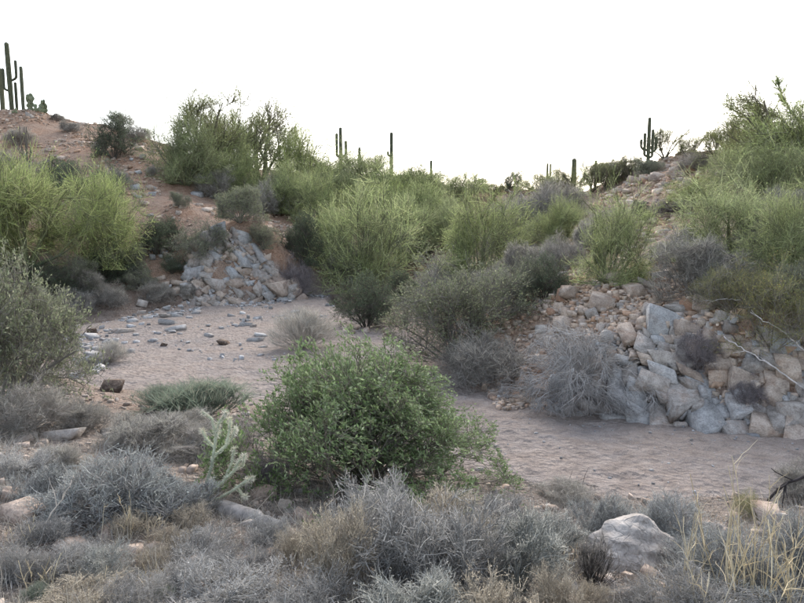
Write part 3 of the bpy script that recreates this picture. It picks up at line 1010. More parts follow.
# sparser, darker one with branches showing against the sky
for sd_, w, h in ((111, 3.6, 3.8), (112, 3.4, 3.4)):
    proto('open_tree', seed=sd_, w=w, h=h, n0=6, spread=(.1, .8), lv=((30, .6), (150, .40), (600, .26)), twig=(3200, .2), leaf=(5200, .045, .45),
          r0=.06, tw=.009, up=.2, jit=.14, curve=.03, lump=.45, stem_col=((0.131, 0.116, 0.094), (0.189, 0.167, 0.131)), twig_col=((0.203, 0.210, 0.109),), leaf_col=((0.217, 0.246, 0.102), (0.160, 0.189, 0.087)), hard=.35, ang=(.2, .75))
OL_L = ((.21, .24, .145), (.28, .305, .205), (.16, .185, .115), (.33, .335, .24))
for sd_, w, h in ((121, 2.6, 2.0), (122, 2.4, 1.7), (123, 2.8, 2.1)):
    proto('olive', seed=sd_, w=w, h=h, n0=16, spread=(.1, 1.48), lv=((80, .5), (420, .32), (1600, .2)), twig=(5200, .13), leaf=(20000, .034, .42),
          r0=.022, tw=.0055, jit=.2, hard=.3, lump=.35, stem_col=((0.145, 0.131, 0.116), (0.217, 0.203, 0.181)), twig_col=((.23, .235, .19), (.17, .17, .135)), leaf_col=OL_L, ang=(.3, 1.0))
GR = ((.30, .29, .255), (.40, .385, .345), (.225, .21, .185), (.46, .445, .40))
for sd_, w, h in ((131, 2.0, 1.3), (132, 2.4, 1.4), (133, 1.8, 1.0)):
    proto('grey', seed=sd_, w=w, h=h, n0=22, spread=(.1, 1.5), lv=((140, .5), (700, .34), (2200, .24)), twig=(6500, .17), leaf=(2500, .02, .45),
          r0=.014, tw=.005, jit=.2, hard=.3, lump=.35, stem_col=((0.217, 0.196, 0.181), (0.319, 0.297, 0.275)), twig_col=GR, leaf_col=((0.348, 0.334, 0.290), (0.275, 0.275, 0.232)), ang=(.3, 1.0))
# purple-grey open twig bush
proto('purple', seed=141, w=1.4, h=1.1, n0=16, spread=(.1, 1.2), lv=((90, .5), (420, .34), (1500, .22)), twig=(4500, .16), leaf=(0, 0, 0),
      r0=.012, tw=.0045, jit=.2, hard=.3, lump=.35, stem_col=((0.160, 0.138, 0.138), (0.232, 0.203, 0.203)), twig_col=((0.239, 0.217, 0.225), (0.304, 0.283, 0.290)), ang=(.3, 1.0))
# dark leafy shrub (creosote, ironwood saplings)
for sd_, w, h in ((151, 2.2, 1.8), (152, 2.6, 1.7)):
    proto('dark', seed=sd_, w=w, h=h, n0=14, spread=(.1, 1.48), lv=((70, .5), (360, .32), (1300, .2)), twig=(4200, .13), leaf=(11000, .04, .42),
          r0=.02, tw=.0055, jit=.18, hard=.3, lump=.35, stem_col=((0.102, 0.094, 0.080),), twig_col=((0.131, 0.138, 0.102),), leaf_col=((0.109, 0.145, 0.087), (0.145, 0.181, 0.109), (0.087, 0.123, 0.087)), ang=(.3, 1.0))
# yellow-flecked open shrub of the lower right bank
proto('yellow', seed=161, w=2.8, h=2.0, n0=16, spread=(.1, 1.48), lv=((80, .55), (420, .38), (1500, .26)), twig=(6000, .18), leaf=(14000, .022, .5),
      r0=.016, tw=.004, jit=.16, lump=.3, stem_col=((0.275, 0.254, 0.239), (0.174, 0.152, 0.123)), twig_col=((.23, .235, .125), (.29, .28, .155)),
      leaf_col=((.30, .315, .12), (.25, .30, .11), (.43, .31, .12), (.33, .36, .15)), ang=(.25, .9))
# upright wiry tuft
proto('wiry', seed=171, w=1.5, h=.75, n0=70, spread=(.05, .95), lv=((260, .6), (700, .5)), twig=(2600, .4), leaf=(0, 0, 0),
      r0=.006, tw=.0045, jit=.08, curve=.06, lump=.3, stem_col=((0.145, 0.181, 0.138),), twig_col=((0.189, 0.239, 0.181), (0.246, 0.290, 0.225), (0.290, 0.283, 0.232)), ang=(.08, .35), stem_len=.8)
# soft pale dry grass mound
proto('pale_grass', seed=172, w=2.2, h=1.5, n0=90, spread=(.05, 1.2), lv=((300, .6), (900, .5)), twig=(4200, .4), leaf=(0, 0, 0),
      r0=.006, tw=.006, jit=.1, curve=.0, lump=.3, stem_col=((0.290, 0.268, 0.239),), twig_col=((0.392, 0.377, 0.341), (0.304, 0.304, 0.290), (0.450, 0.420, 0.362)), ang=(.1, .45), stem_len=.8)
#==PLACE==
# ------------------------------------------------------------------ plants, far to near
T = dict(name='palo_verde_tree', cat='tree')
# skyline and far slope
plant('open_tree', 208, 178, 100, 86, 'palo verde with dark bare branches sticking up on the left skyline', **T, variant=0)
plant('palo_verde', 186, 186, 74, 66, 'yellow-green palo verde at the left end of the skyline thicket', **T, variant=0)
plant('open_tree', 262, 186, 90, 84, 'open-branched palo verde silhouetted in the middle of the skyline thicket', **T, variant=1)
plant('palo_verde', 245, 206, 72, 66, 'bright bushy palo verde in front of the skyline thicket', **T, variant=2)
plant('palo_verde', 303, 196, 84, 70, 'olive-green palo verde at the right end of the skyline thicket', **T, variant=3)
plant('palo_verde', 228, 182, 70, 62, 'dense palo verde between the two open-branched skyline trees', **T, variant=1)
plant('open_tree', 330, 190, 60, 38, 'low grey-green tree beside the three-armed saguaro', **T, variant=0)
plant('palo_verde', 322, 228, 62, 64, 'light green palo verde behind the dark teal bush', **T, variant=2)
plant('palo_verde', 362, 196, 70, 46, 'olive palo verde below the tall single saguaro', **T, variant=0)
plant('palo_verde', 412, 206, 70, 40, 'distant palo verde on the ridge right of the tall single saguaro', **T, variant=1)
plant('palo_verde', 452, 206, 60, 34, 'distant palo verde on the ridge in the middle of the picture', **T, variant=3)
plant('palo_verde', 375, 228, 90, 46, 'broad palo verde on the far side of the gully', **T, variant=3)
plant('palo_verde', 425, 238, 70, 56, 'shaded palo verde behind the gap between the two bright ones', **T, variant=1)
plant('palo_verde', 368, 292, 118, 102, 'large pale green palo verde over the bend of the wash', **T, variant=0, rz=.4)
plant('palo_verde', 478, 282, 100, 100, 'bright green palo verde with upswept sprays at the centre', **T, variant=2, rz=1.)
plant('palo_verde', 402, 262, 60, 60, 'smaller palo verde between the two bright ones', **T, variant=1)
# left bank
plant('palo_verde', 28, 272, 120, 106, 'spreading palo verde at the left edge behind the grey-green bush', **T, variant=1)
plant('palo_verde', 98, 270, 104, 92, 'drooping yellow-green palo verde above the undercut bank', **T, variant=3)
plant('palo_verde', -20, 250, 100, 80, 'palo verde cut by the left edge of the picture', **T, variant=0)
# right bank
plant('palo_verde', 608, 282, 78, 94, 'bright palo verde shrub leaning over the scree on the right bank', **T, variant=2)
plant('palo_verde', 560, 250, 60, 50, 'palo verde behind the bright one on the right bank', **T, variant=1)
plant('palo_verde', 732, 262, 104, 86, 'fresh green palo verde on the middle of the right bank', **T, variant=2)
plant('palo_verde', 790, 276, 90, 96, 'green palo verde at the right edge above the yellow shrub', **T, variant=0)
plant('palo_verde', 690, 208, 60, 30, 'low palo verde below the bare crest on the right', **T, variant=3)
plant('palo_verde', 775, 205, 120, 62, 'wide palo verde high on the right bank', **T, variant=3)
plant('open_tree', 800, 185, 130, 104, 'tall palo verde with long arching sprays against the sky at right', **T, variant=0)
plant('palo_verde', 810, 190, 120, 86, 'leafy palo verde at the upper right corner', **T, variant=1)
plant('open_tree', 722, 168, 52, 44, 'bare greyish tree on the right skyline', **T, variant=1)
plant('open_tree', 664, 160, 40, 34, 'small bare tree right of the many-armed saguaro', **T, variant=1)
plant('palo_verde', 552, 200, 46, 30, 'yellowish palo verde on the far right ridge', **T, variant=0)
plant('open_tree', 592, 192, 44, 34, 'thin bare tree beside the brown saguaro stump', **T, variant=0)

S = dict(name='shrub', cat='shrub')
plant('dark', 114, 158, 42, 40, 'dark olive bush high on the red hill', **S, variant=0)
plant('olive', 121, 130, 24, 20, 'pale-topped bush on the skyline behind the dark olive bush', **S)
plant('grey', 138, 142, 28, 16, 'dark grey low shrub on the left skyline', **S)
plant('grey', 70, 133, 20, 10, 'tiny grey shrub below the crest of the left hill', **S)
plant('grey', 58, 121, 16, 7, 'tiny dark shrub on the crest right of the saguaros', **S)
plant('grey', 79, 121, 12, 7, 'tiny grey shrub on the bare crest', **S)
plant('grey', 18, 146, 30, 16, 'grey shrub above the ocotillo on the left hill', **S)
plant('purple', 46, 183, 36, 22, 'purple-grey shrub beside the ocotillo', **S)
plant('dark', 88, 206, 66, 42, 'dark green shrub behind the drooping palo verde', **S, variant=1)
plant('grey', 152, 176, 12, 10, 'small dark tuft on the red hill slope', **S)
plant('dark', 155, 256, 44, 34, 'dark shrub at the top of the rockfall', **S, variant=0)
plant('olive', 203, 260, 56, 36, 'olive shrub above the left outcrop', **S, variant=0)
plant('olive', 240, 228, 46, 34, 'grey-green shrub below the bushy skyline palo verde', **S, variant=1)
plant('olive', 263, 250, 34, 26, 'small pale shrub just behind the outcrop top', **S, variant=2)
plant('grey', 215, 200, 34, 30, 'dead grey thicket at the base of the skyline palo verde', **S)
plant('grey', 290, 215, 46, 40, 'dead grey thicket below the olive-green palo verde', **S)
plant('dark', 304, 278, 42, 50, 'dark teal bush beside the bend of the wash', **S, variant=0)
plant('purple', 296, 298, 34, 36, 'purple-grey twiggy bush on the right flank of the outcrop', **S, variant=0)
plant('pale_grass', 304, 348, 70, 42, 'pale soft dry bush on the sand behind the green bush', **S, variant=0)
plant('dark', 366, 328, 70, 54, 'dark green bush hanging over the bend of the wash', **S, variant=1)
plant('dark', 402, 302, 40, 30, 'dark low shrub under the large pale palo verde', **S, variant=0)
plant('olive', 456, 376, 140, 102, 'big olive-grey bush at the centre behind the green bush', **S, variant=2, Y=15)
plant('grey', 482, 384, 92, 54, 'dry brown-grey bush spilling onto the sand right of the olive bush', **S, variant=1)
plant('dark', 545, 300, 58, 46, 'dark shaded shrub left of the pink perched rock', **S, variant=1)
plant('olive', 520, 308, 56, 50, 'dull grey-green shrub beside the dark shrub on the right bank', **S, variant=0)
plant('grey', 532, 246, 86, 56, 'large lilac-grey dead shrub on the far right slope', **S, variant=2)
plant('grey', 508, 262, 56, 40, 'lilac-grey shrub just right of the bright central palo verde', **S, variant=1)
plant('grey', 566, 222, 54, 36, 'grey shrub below the thick saguaro column', **S, variant=0)
plant('grey', 615, 182, 40, 22, 'grey shrub on the ridge left of the many-armed saguaro', **S, variant=0)
plant('purple', 672, 216, 44, 18, 'dark purple dead shrub on the bare right slope', **S)
plant('grey', 700, 302, 84, 70, 'large grey dead bush on the right bank above the outcrop', **S, variant=0)
plant('grey', 668, 262, 46, 26, 'dark grey shrub at the left of the large grey dead bush', **S, variant=1)
plant('grey', 785, 222, 50, 34, 'dark dead shrub at the right edge high on the bank', **S, variant=2)
plant('yellow', 772, 352, 130, 84, 'yellow-flecked shrub with bare white branches at the right edge', **S, variant=0)
plant('yellow', 735, 314, 90, 50, 'small yellow-green shrub above the outcrop', **S, variant=0, rz=2.)
plant('purple', 698, 376, 44, 44, 'small purple-grey bush growing from the outcrop', **S, variant=0)
plant('purple', 748, 408, 36, 30, 'thin grey bush among the blocks at the right end of the outcrop', **S, variant=2)
plant('grey', 160, 302, 34, 20, 'dry brush hanging on the undercut bank', **S, variant=0)
plant('grey', 112, 308, 34, 24, 'dark brush at the left part of the undercut bank', **S, variant=1)
plant('grey', 76, 314, 36, 24, 'grey brush where the undercut bank meets the big left bush', **S, variant=2)
plant('grey', 186, 300, 24, 14, 'small grey brush left of the outcrop foot', **S, variant=2)
plant('pale_grass', 112, 362, 34, 24, 'small dry brown tuft on the sand among the flat stones', name='grass_tuft', cat='grass')
plant('olive', -4, 412, 160, 176, 'big grey-green bush at the left edge of the picture', **S, variant=0, rz=.6)
plant('olive', 30, 380, 84, 90, 'lower grey-green bush in front of the left bank', **S, variant=1)
plant('grey', 25, 430, 100, 50, 'grey twiggy bush below the big left bush', **S, variant=1)
plant('grey', 84, 428, 50, 30, 'small grey bush behind the blue-grey bush', **S, variant=2)
plant('olive', 648, 168, 34, 18, 'low olive shrub at the foot of the many-armed saguaro', **S, variant=1, Y=31.8)
plant('grey', 700, 172, 50, 20, 'grey scrub on the right crest', **S, variant=1)
plant('dark', 515, 192, 34, 20, 'dark bush on the far ridge beside the orange rocks', **S, variant=0)
plant('grey', 350, 284, 50, 40, 'grey shaded brush under the large pale palo verde', **S, variant=1)
plant('grey', 455, 288, 50, 30, 'grey brush under the bright central palo verde', **S, variant=0)
plant('grey', 610, 236, 50, 30, 'grey brush behind the bright palo verde on the right bank', **S, variant=1)
plant('grey', 760, 262, 60, 44, 'grey dead brush between the green palo verdes at right', **S, variant=2)


def single(kind, stem_mat=M_TWIG, leaf_mat=M_LEAF, **kw):
    gs, gf = grow_shrub(**kw)
    PROTO[kind] = [(gs.mesh(kind + '_stems', stem_mat), gf.mesh(kind + '_foliage', leaf_mat), kw['w'], kw['h'])]


# the green bush at the centre
single('green_bush', seed=201, w=2.75, h=1.75, n0=30, spread=(.1, 1.4), lv=((130, .5), (700, .32), (2600, .2)), twig=(9000, .13), leaf=(64000, .037, .34),
       r0=.02, tw=.0045, jit=.17, lump=.1, hard=.12, env_twigs=True, slope=.3, stem_col=((0.119, 0.105, 0.091), (0.168, 0.147, 0.126)), twig_col=((0.154, 0.175, 0.105), (0.196, 0.182, 0.140)),
       leaf_col=((.18, .265, .11), (.24, .325, .15), (.14, .21, .08), (.29, .365, .20), (.35, .40, .26)), ang=(.3, 1.0), leaf_up=.5)
plant('green_bush', 366, 486, 268, 162, 'big dense green leafy bush in the middle of the foreground', **S, rz=0.)
# grey-blue twiggy mounds of the foreground
BL = ((.29, .31, .305), (.385, .405, .395), (.21, .22, .215), (.44, .445, .425))
single('blue_mound', seed=202, w=1.9, h=1.0, n0=70, spread=(.05, 1.5), lv=((220, .5), (850, .36), (2400, .25)), twig=(5000, .16), leaf=(4500, .018, .45),
       r0=.008, tw=.0048, jit=.17, hard=.45, lump=.6, stem_col=((0.210, 0.203, 0.196), (0.280, 0.280, 0.280)), twig_col=BL, leaf_col=((0.336, 0.364, 0.350), (0.420, 0.434, 0.406)), ang=(.2, .75))
plant('blue_mound', 108, 520, 150, 76, 'blue-grey fine-twigged mound in the left foreground', **S, rz=.3)
DRY = [((.36, .355, .34), (.45, .44, .42), (.26, .255, .245), (.50, .485, .455)), ((.38, .34, .275), (.47, .42, .34), (.28, .245, .20), (.52, .47, .38)),
       ((.27, .265, .255), (.36, .35, .335), (.19, .185, .175), (.42, .41, .39)), ((.32, .325, .30), (.40, .405, .375), (.225, .23, .21), (.46, .455, .42))]
for i, DR in enumerate(DRY):
    proto('dry_mound', seed=203 + i, w=1.7, h=.95, n0=(44, 36, 50, 40)[i], spread=(.05, 1.5), lv=((120, .55), (420, .42), (1100, .3)), twig=((2600, 2200, 3000, 2600)[i], .18), leaf=((4800, 5600, 1800, 3000)[i], .02, .5),
          r0=.012, tw=.005, jit=(.17, .14, .2, .15)[i], hard=.55, lump=.8, stem_col=(DR[0], DR[2]), twig_col=DR, leaf_col=(DR[1], DR[3], DR[0]), ang=((.25, .9), (.2, .7), (.3, 1.), (.2, .8))[i])
D = dict(name='dry_bush', cat='shrub')
for px, py, w, h, lab in [
        (335, 596, 120, 100, 'pale dry bush with tangled stems left of the bottom centre'), (392, 585, 130, 110, 'tall pale dry bush in front of the green bush'),
        (452, 600, 130, 108, 'broad pale dry bush at the bottom centre'), (515, 592, 110, 90, 'pale dry bush right of the bottom centre'),
        (372, 536, 80, 62, 'dry twiggy bush at the foot of the green bush'), (440, 535, 100, 56, 'dry twigs under the right half of the green bush'),
        (500, 540, 90, 50, 'low dry bush below the right skirt of the green bush'), (548, 560, 80, 50, 'low dry bush at the near edge of the sand'),
        (420, 640, 140, 90, 'dry bush cut by the bottom edge at the centre'), (300, 560, 70, 44, 'small dry bush left of the pale tangled one'),
        (560, 622, 90, 66, 'dry bush cut by the bottom edge left of the dark tuft'), (310, 630, 110, 66, 'dry bush cut by the bottom edge, left of the centre'),
        (500, 650, 130, 90, 'dry bush cut by the bottom edge, right of the centre')]:
    plant('dry_mound', px, py, w, h, lab, **D)
plant('blue_mound', 172, 516, 90, 54, 'smaller blue-grey mound joined to the large one', **S, rz=5.)
for px, py, w, h in [(45, 545, 60, 34), (85, 560, 50, 26), (150, 572, 60, 30), (215, 575, 60, 32), (250, 600, 70, 36), (350, 560, 70, 50), (410, 560, 80, 60), (470, 560, 80, 54), (590, 610, 60, 36), (130, 535, 60, 30), (190, 530, 60, 30)]:
    plant('dry_mound', px, py, w, h, 'low tangled dry bush in the foreground scrub', **D, group='tangled dry bushes of the foreground scrub', variant=[0, 2, 1, 2][px % 4])
plant('blue_mound', 600, 540, 70, 50, 'blue-grey tuft behind the peaked boulder, at its left', **S, rz=1.)
plant('blue_mound', 668, 545, 100, 50, 'blue-grey bush behind the peaked boulder, at its right', **S, rz=2.)
plant('blue_mound', 745, 600, 130, 70, 'blue-grey mound under the tall dry stalks', **S, rz=3.)
plant('blue_mound', 810, 585, 100, 80, 'blue-grey mound at the lower right corner', **S, rz=4.)
plant('dry_mound', 705, 625, 120, 60, 'low dry bush at the bottom edge among the stalks', **S)
plant('grey', 800, 505, 50, 46, 'grey twiggy bush at the right edge of the near bank', **S, variant=0)
plant('yellow', 745, 520, 40, 34, 'small yellow-green sprig beside the dark branch', **S)
plant('wiry', 200, 418, 100, 42, 'blue-green wiry tuft in front of the open sand', **S)
plant('wiry', 168, 412, 60, 30, 'smaller wiry tuft left of the blue-green tuft', **S)
plant('grey', 210, 458, 100, 38, 'brownish grey twig bush behind the cholla', **S, variant=0)
plant('grey', 150, 452, 90, 40, 'brownish grey twig bush behind the blue-grey mound', **S, variant=2)
plant('purple', 268, 490, 50, 46, 'dark leafless twigs under the left side of the green bush', **S, variant=1)
plant('grey', 570, 500, 64, 20, 'heap of dead grey twigs lying at the edge of the sand', **S, variant=2)
plant('dry_mound', 230, 606, 150, 40, 'low dry growth at the bottom left of centre', **S, variant=0)
plant('dry_mound', 60, 616, 150, 36, 'low dry growth at the bottom left corner', **S, variant=1)
plant('dry_mound', 20, 480, 70, 34, 'small dry bush at the left edge of the foreground', **S, variant=0)
# arching grey bush on the right bank
single('arching', seed=205, w=2.1, h=1.5, n0=60, spread=(.05, 1.25), lv=((260, .62), (900, .5), (2000, .35)), twig=(5200, .24), leaf=(0, 0, 0),
       r0=.012, tw=.006, jit=.12, curve=-.12, up=.05, lump=.2, stem_col=((0.364, 0.350, 0.343), (0.266, 0.252, 0.245), (0.448, 0.434, 0.420)), twig_col=((0.378, 0.371, 0.364), (0.294, 0.294, 0.287), (0.462, 0.448, 0.434)), ang=(.15, .6), stem_len=.85)
plant('arching', 576, 400, 130, 74, 'arching grey bush of bare stems at the edge of the right bank', **S)
# dark little tuft
single('dark_tuft', seed=206, w=.6, h=.5, n0=60, spread=(.05, .9), lv=((160, .5), (420, .4)), twig=(1100, .3), leaf=(0, 0, 0),
       r0=.005, tw=.0035, jit=.08, lump=.25, stem_col=((0.105, 0.098, 0.091),), twig_col=((0.140, 0.133, 0.126), (0.210, 0.196, 0.182)), ang=(.08, .4), stem_len=.8)
plant('dark_tuft', 592, 588, 52, 62, 'dark wiry tuft at the left of the peaked boulder', name='grass_tuft', cat='grass')


# more of the thicket on the slopes
for kind, px, py, w, h, lab in [
        ('palo_verde', 282, 214, 60, 48, 'palo verde low on the slope under the skyline thicket'), ('palo_verde', 345, 206, 56, 40, 'small palo verde below the three-armed saguaro'),
        ('palo_verde', 392, 206, 50, 36, 'small palo verde at the foot of the tall single saguaro'), ('palo_verde', 445, 250, 56, 50, 'palo verde just left of the bright central one'),
        ('palo_verde', 330, 258, 50, 46, 'palo verde right of the dark teal bush'), ('palo_verde', 512, 232, 40, 34, 'small palo verde right behind the bright central one'),
        
        ('palo_verde', 752, 182, 70, 46, 'palo verde on the right skyline below the arching sprays'), ]:
    plant(kind, px, py, w, h, lab, **T)
for kind, px, py, w, h, lab in [
        ('open_tree', 606, 190, 40, 30, 'bare grey tree right of the brown saguaro stump'), ('open_tree', 576, 198, 44, 32, 'bare grey tree around the thick saguaro column'),
        ('open_tree', 630, 180, 36, 26, 'bare grey tree left of the many-armed saguaro'), ('open_tree', 540, 200, 40, 28, 'low bare tree on the far right ridge'),
        ('open_tree', 745, 160, 60, 50, 'bare tree with thin branches on the right skyline'), ('open_tree', 690, 160, 36, 26, 'small bare tree on the bare right crest'),
        ('open_tree', 372, 182, 40, 28, 'thin tree left of the tall single saguaro'), ('open_tree', 420, 194, 40, 26, 'thin tree left of the short distant saguaro'),
        ('open_tree', 468, 198, 40, 22, 'low tree on the ridge right of the short distant saguaro'), ('open_tree', 492, 200, 34, 18, 'low tree at the lowest point of the skyline')]:
    plant(kind, px, py, w, h, lab, **T)
for kind, px, py, w, h, lab in [
        ('dark', 340, 262, 40, 40, 'dark shaded bush between the palo verdes at the bend'), ('dark', 420, 262, 30, 26, 'dark bush in the gap of the gully'), ('dark', 395, 232, 40, 30, 'dark bush behind the large pale palo verde'),
        ('grey', 440, 300, 50, 34, 'grey bush at the mouth of the narrow gully'), ('grey', 492, 300, 50, 34, 'grey-brown bush below the bright central palo verde'), ('olive', 470, 312, 60, 36, 'pale olive bush behind the big olive-grey bush'),
        ('grey', 560, 270, 50, 34, 'grey bush left of the bright palo verde on the right bank'), ('grey', 590, 250, 40, 28, 'grey twigs behind the bright palo verde on the right bank'), ('grey', 525, 278, 50, 34, 'lilac-grey bush above the dull grey-green shrub'),
        ('dark', 640, 222, 30, 20, 'dark bush on the slope right of the bright palo verde'), ('grey', 745, 292, 50, 36, 'grey dead twigs under the green palo verdes at right'),
        ('olive', 800, 300, 60, 40, 'dull shrub at the right edge above the yellow-flecked one'), ('dark', 700, 246, 36, 26, 'dark bush between the palo verdes of the right bank'), 
        ('dark', 120, 284, 40, 26, 'dark shrub on the lip of the undercut bank'), ('olive', 140, 290, 34, 24, 'brown twigs against the undercut bank, in its middle'), ('grey', 90, 296, 34, 26, 'dry grey twigs at the left end of the undercut bank'), ('dark', 172, 276, 26, 20, 'dark shrub at the right end of the undercut bank'),
        ('dark', 30, 292, 60, 36, 'dark shrub under the spreading palo verde at the left edge'), ('olive', 70, 290, 50, 34, 'grey-green shrub on the bank below the left palo verdes'), ('dark', 100, 276, 44, 32, 'dark grey-green shrub below the drooping palo verde'), ('olive', 130, 272, 40, 26, 'dull shrub just right of the drooping palo verde'), ('dark', 62, 306, 40, 26, 'dark shrub at the foot of the left bank'),
        ('dark', 170, 240, 30, 22, 'small dark bush on the lower red slope'), ('olive', 178, 208, 22, 14, 'small olive bush on the middle of the red slope'), ('grey', 120, 185, 24, 14, 'small grey bush above the drooping palo verde'),
        ('dark', 60, 196, 50, 34, 'dark bush left of the ocotillo foot, behind the palo verdes'), ('grey', 5, 176, 40, 24, 'grey bush at the left edge on the hill'), ('grey', 100, 232, 40, 30, 'dead grey twigs inside the left palo verdes'),
        ('grey', 262, 214, 34, 30, 'dead twigs under the bushy skyline palo verde'), ('grey', 320, 182, 30, 20, 'grey bush left of the three-armed saguaro'), ('dark', 300, 250, 30, 26, 'dark bush above the dark teal one'),
        ('grey', 130, 448, 60, 34, 'grey twigs between the flat stone and the wiry tufts'), ('grey', 60, 470, 50, 28, 'grey twigs left of the blue-grey mound'), ('grey', 180, 436, 60, 28, 'grey twigs in front of the wiry tufts'),
        ('dry_mound', 250, 575, 60, 30, 'small dry bush in front of the fallen log'), ('dry_mound', 180, 590, 70, 34, 'small dry bush at the bottom left'), ('dry_mound', 130, 610, 80, 36, 'dry bush at the bottom edge near the left corner'),
        ('dry_mound', 20, 580, 60, 40, 'dry bush in the bottom left corner'), ('dry_mound', 60, 575, 70, 36, 'low pale dry bush in front of the tan stones at lower left'), ('dry_mound', 105, 580, 70, 36, 'pale dry twigs below the rounded tan stone'), ('dry_mound', 200, 560, 70, 36, 'pale dry bush left of the fallen log'), ('blue_mound', 40, 505, 70, 44, 'blue-grey bush between the left edge and the large blue-grey mound'), ('dry_mound', 170, 548, 60, 30, 'dry twigs at the right foot of the blue-grey mound'), ('dry_mound', 270, 545, 60, 34, 'dry twigs in front of the log end'), ('dry_mound', 640, 612, 70, 34, 'dry bush at the bottom edge below the peaked boulder'), ('blue_mound', 700, 570, 70, 44, 'blue-grey bush behind the tall dry stalks')]:
    plant(kind, px, py, w, h, lab, **S)


# ------------------------------------------------------------------ saguaros
def ribbed(P, R, ribs=13, cap=5):
    """a ribbed column along the points P with radius R, rounded at its end"""
    P, R = np.array(P, float), np.array(R, float)
    t = norm(P[-1] - P[-2])
    for k in range(1, cap + 1):
        a = k / cap * math.pi / 2
        P = np.vstack([P, P[len(P) - k] * 0 + (P[-k] if k == 1 else P[-k]) + t * R[len(R) - k] * math.sin(a)]) if False else np.vstack([P, END(P, R, t, k, a)])
        R = np.append(R, max(R[len(R) - k] * math.cos(a), .004))
    sides = ribs * 2
    T_ = norm(np.gradient(P, axis=0))
    A = norm(np.cross(T_, np.array([.2, 1., .1])))
    B = np.cross(T_, A)
    th = np.arange(sides) * 2 * math.pi / sides
    rr = np.where(np.arange(sides) % 2 == 0, 1.0, .8)
    V = P[:, None] + (R[:, None] * rr)[..., None] * (A[:, None] * np.cos(th)[:, None] + B[:, None] * np.sin(th)[:, None])
    k = len(P)
    i, s = np.meshgrid(np.arange(k - 1), np.arange(sides), indexing='ij')
    F = np.stack([i * sides + s, i * sides + (s + 1) % sides, (i + 1) * sides + (s + 1) % sides, (i + 1) * sides + s], -1).reshape(-1, 4)
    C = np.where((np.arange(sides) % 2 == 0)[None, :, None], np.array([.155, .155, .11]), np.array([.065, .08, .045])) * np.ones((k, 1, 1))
    return V.reshape(-1, 3), F, C.reshape(-1, 3)


def END(P, R, t, k, a):
    base = P[len(P) - k]
    return base + t * R[len(R) - k] * math.sin(a)


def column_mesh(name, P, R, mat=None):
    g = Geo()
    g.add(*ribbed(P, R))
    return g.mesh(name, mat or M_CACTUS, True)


def saguaro(px, top, base, wpx, label, arms=(), Y=None, lean=0., rz=0., brown=False):
    """arms: (side -1/1, height fraction where it leaves, reach in column widths, top fraction, thickness)"""
    p = hit(px, base) if Y is None else at(px, base, Y)
    p[2] = float(H(p[0:1], p[1:2])[0])
    d = p[1]
    ztop = at(px, top, d)[2]
    h = ztop - p[2] + .15
    r = wpx / FPX * d / 2
    root = thing('saguaro', (p[0], p[1], p[2] - .15), label, 'cactus', 'saguaros on the hills', rz)
    n = 10
    zz = np.linspace(0, h - r, n)
    rad = r * (.82 + .18 * np.sin(np.linspace(.2, 2.6, n)))
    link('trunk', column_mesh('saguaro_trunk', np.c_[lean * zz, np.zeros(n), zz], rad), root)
    for (sx, f0, reach, f1, th) in arms:
        a = PR.uniform(-.5, .5)
        ux, uy = sx * math.cos(a), math.sin(a) * .7
        z0, z1 = f0 * h, f1 * h
        q = []
        R_ = reach * r * 2
        for t in np.linspace(0, math.pi / 2, 6):
            q.append((ux * R_ * math.sin(t), uy * R_ * math.sin(t), z0 + R_ * .6 * (1 - math.cos(t))))
        zb = q[-1][2]
        for z in np.linspace(zb, max(z1, zb + .1), 5)[1:]:
            q.append((ux * R_, uy * R_, z))
        q = np.array(q) + np.array([lean * z0, 0, 0])
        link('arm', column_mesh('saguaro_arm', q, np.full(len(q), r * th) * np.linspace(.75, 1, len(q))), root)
    return root


saguaro(12, 42, 110, 4.6, 'tallest saguaro on the left hill, with one short arm', [(1, .45, 1.5, .72, .6), (-1, .3, 1.2, .6, .6)], lean=-.02)
saguaro(3, 68, 110, 4.2, 'saguaro with an upturned arm at the left edge', [(1, .18, 1.1, .62, .75), (-1, .3, 1.2, .9, .75)])
saguaro(23.5, 66, 112, 3.4, 'slender single saguaro on the left hill')
saguaro(17, 82, 110, 2.8, 'short thin saguaro between the tallest and the slender one')
saguaro(341, 127, 180, 3.6, 'three-armed saguaro on the middle ridge', [(-1, .45, 1.1, .86, .85), (1, .45, 1.5, .72, .85)])
saguaro(359.5, 147, 180, 2.6, 'small saguaro top right of the three-armed one')
saguaro(391.5, 132, 192, 3.7, 'tall single saguaro on the middle ridge', [(-1, .60, .95, .66, .7)])
saguaro(431, 160, 196, 2.7, 'short distant saguaro right of the tall single one')
saguaro(573, 158, 205, 5.0, 'thick dark saguaro column on the far right slope', Y=43)
saguaro(595, 160, 190, 3.0, 'brown saguaro stump on the right ridge')
saguaro(648, 117, 160, 3.6, 'many-armed saguaro on the right skyline', [(-1, .36, 1.15, .72, .8), (1, .34, 1.15, .78, .8), (1, .42, 2.0, .66, .75), (-1, .46, 2.0, .62, .75)], Y=32.5)
saguaro(547, 163, 190, 2.4, 'tiny two-armed saguaro on the farthest ridge', [(1, .5, 1.3, .95, .8)])


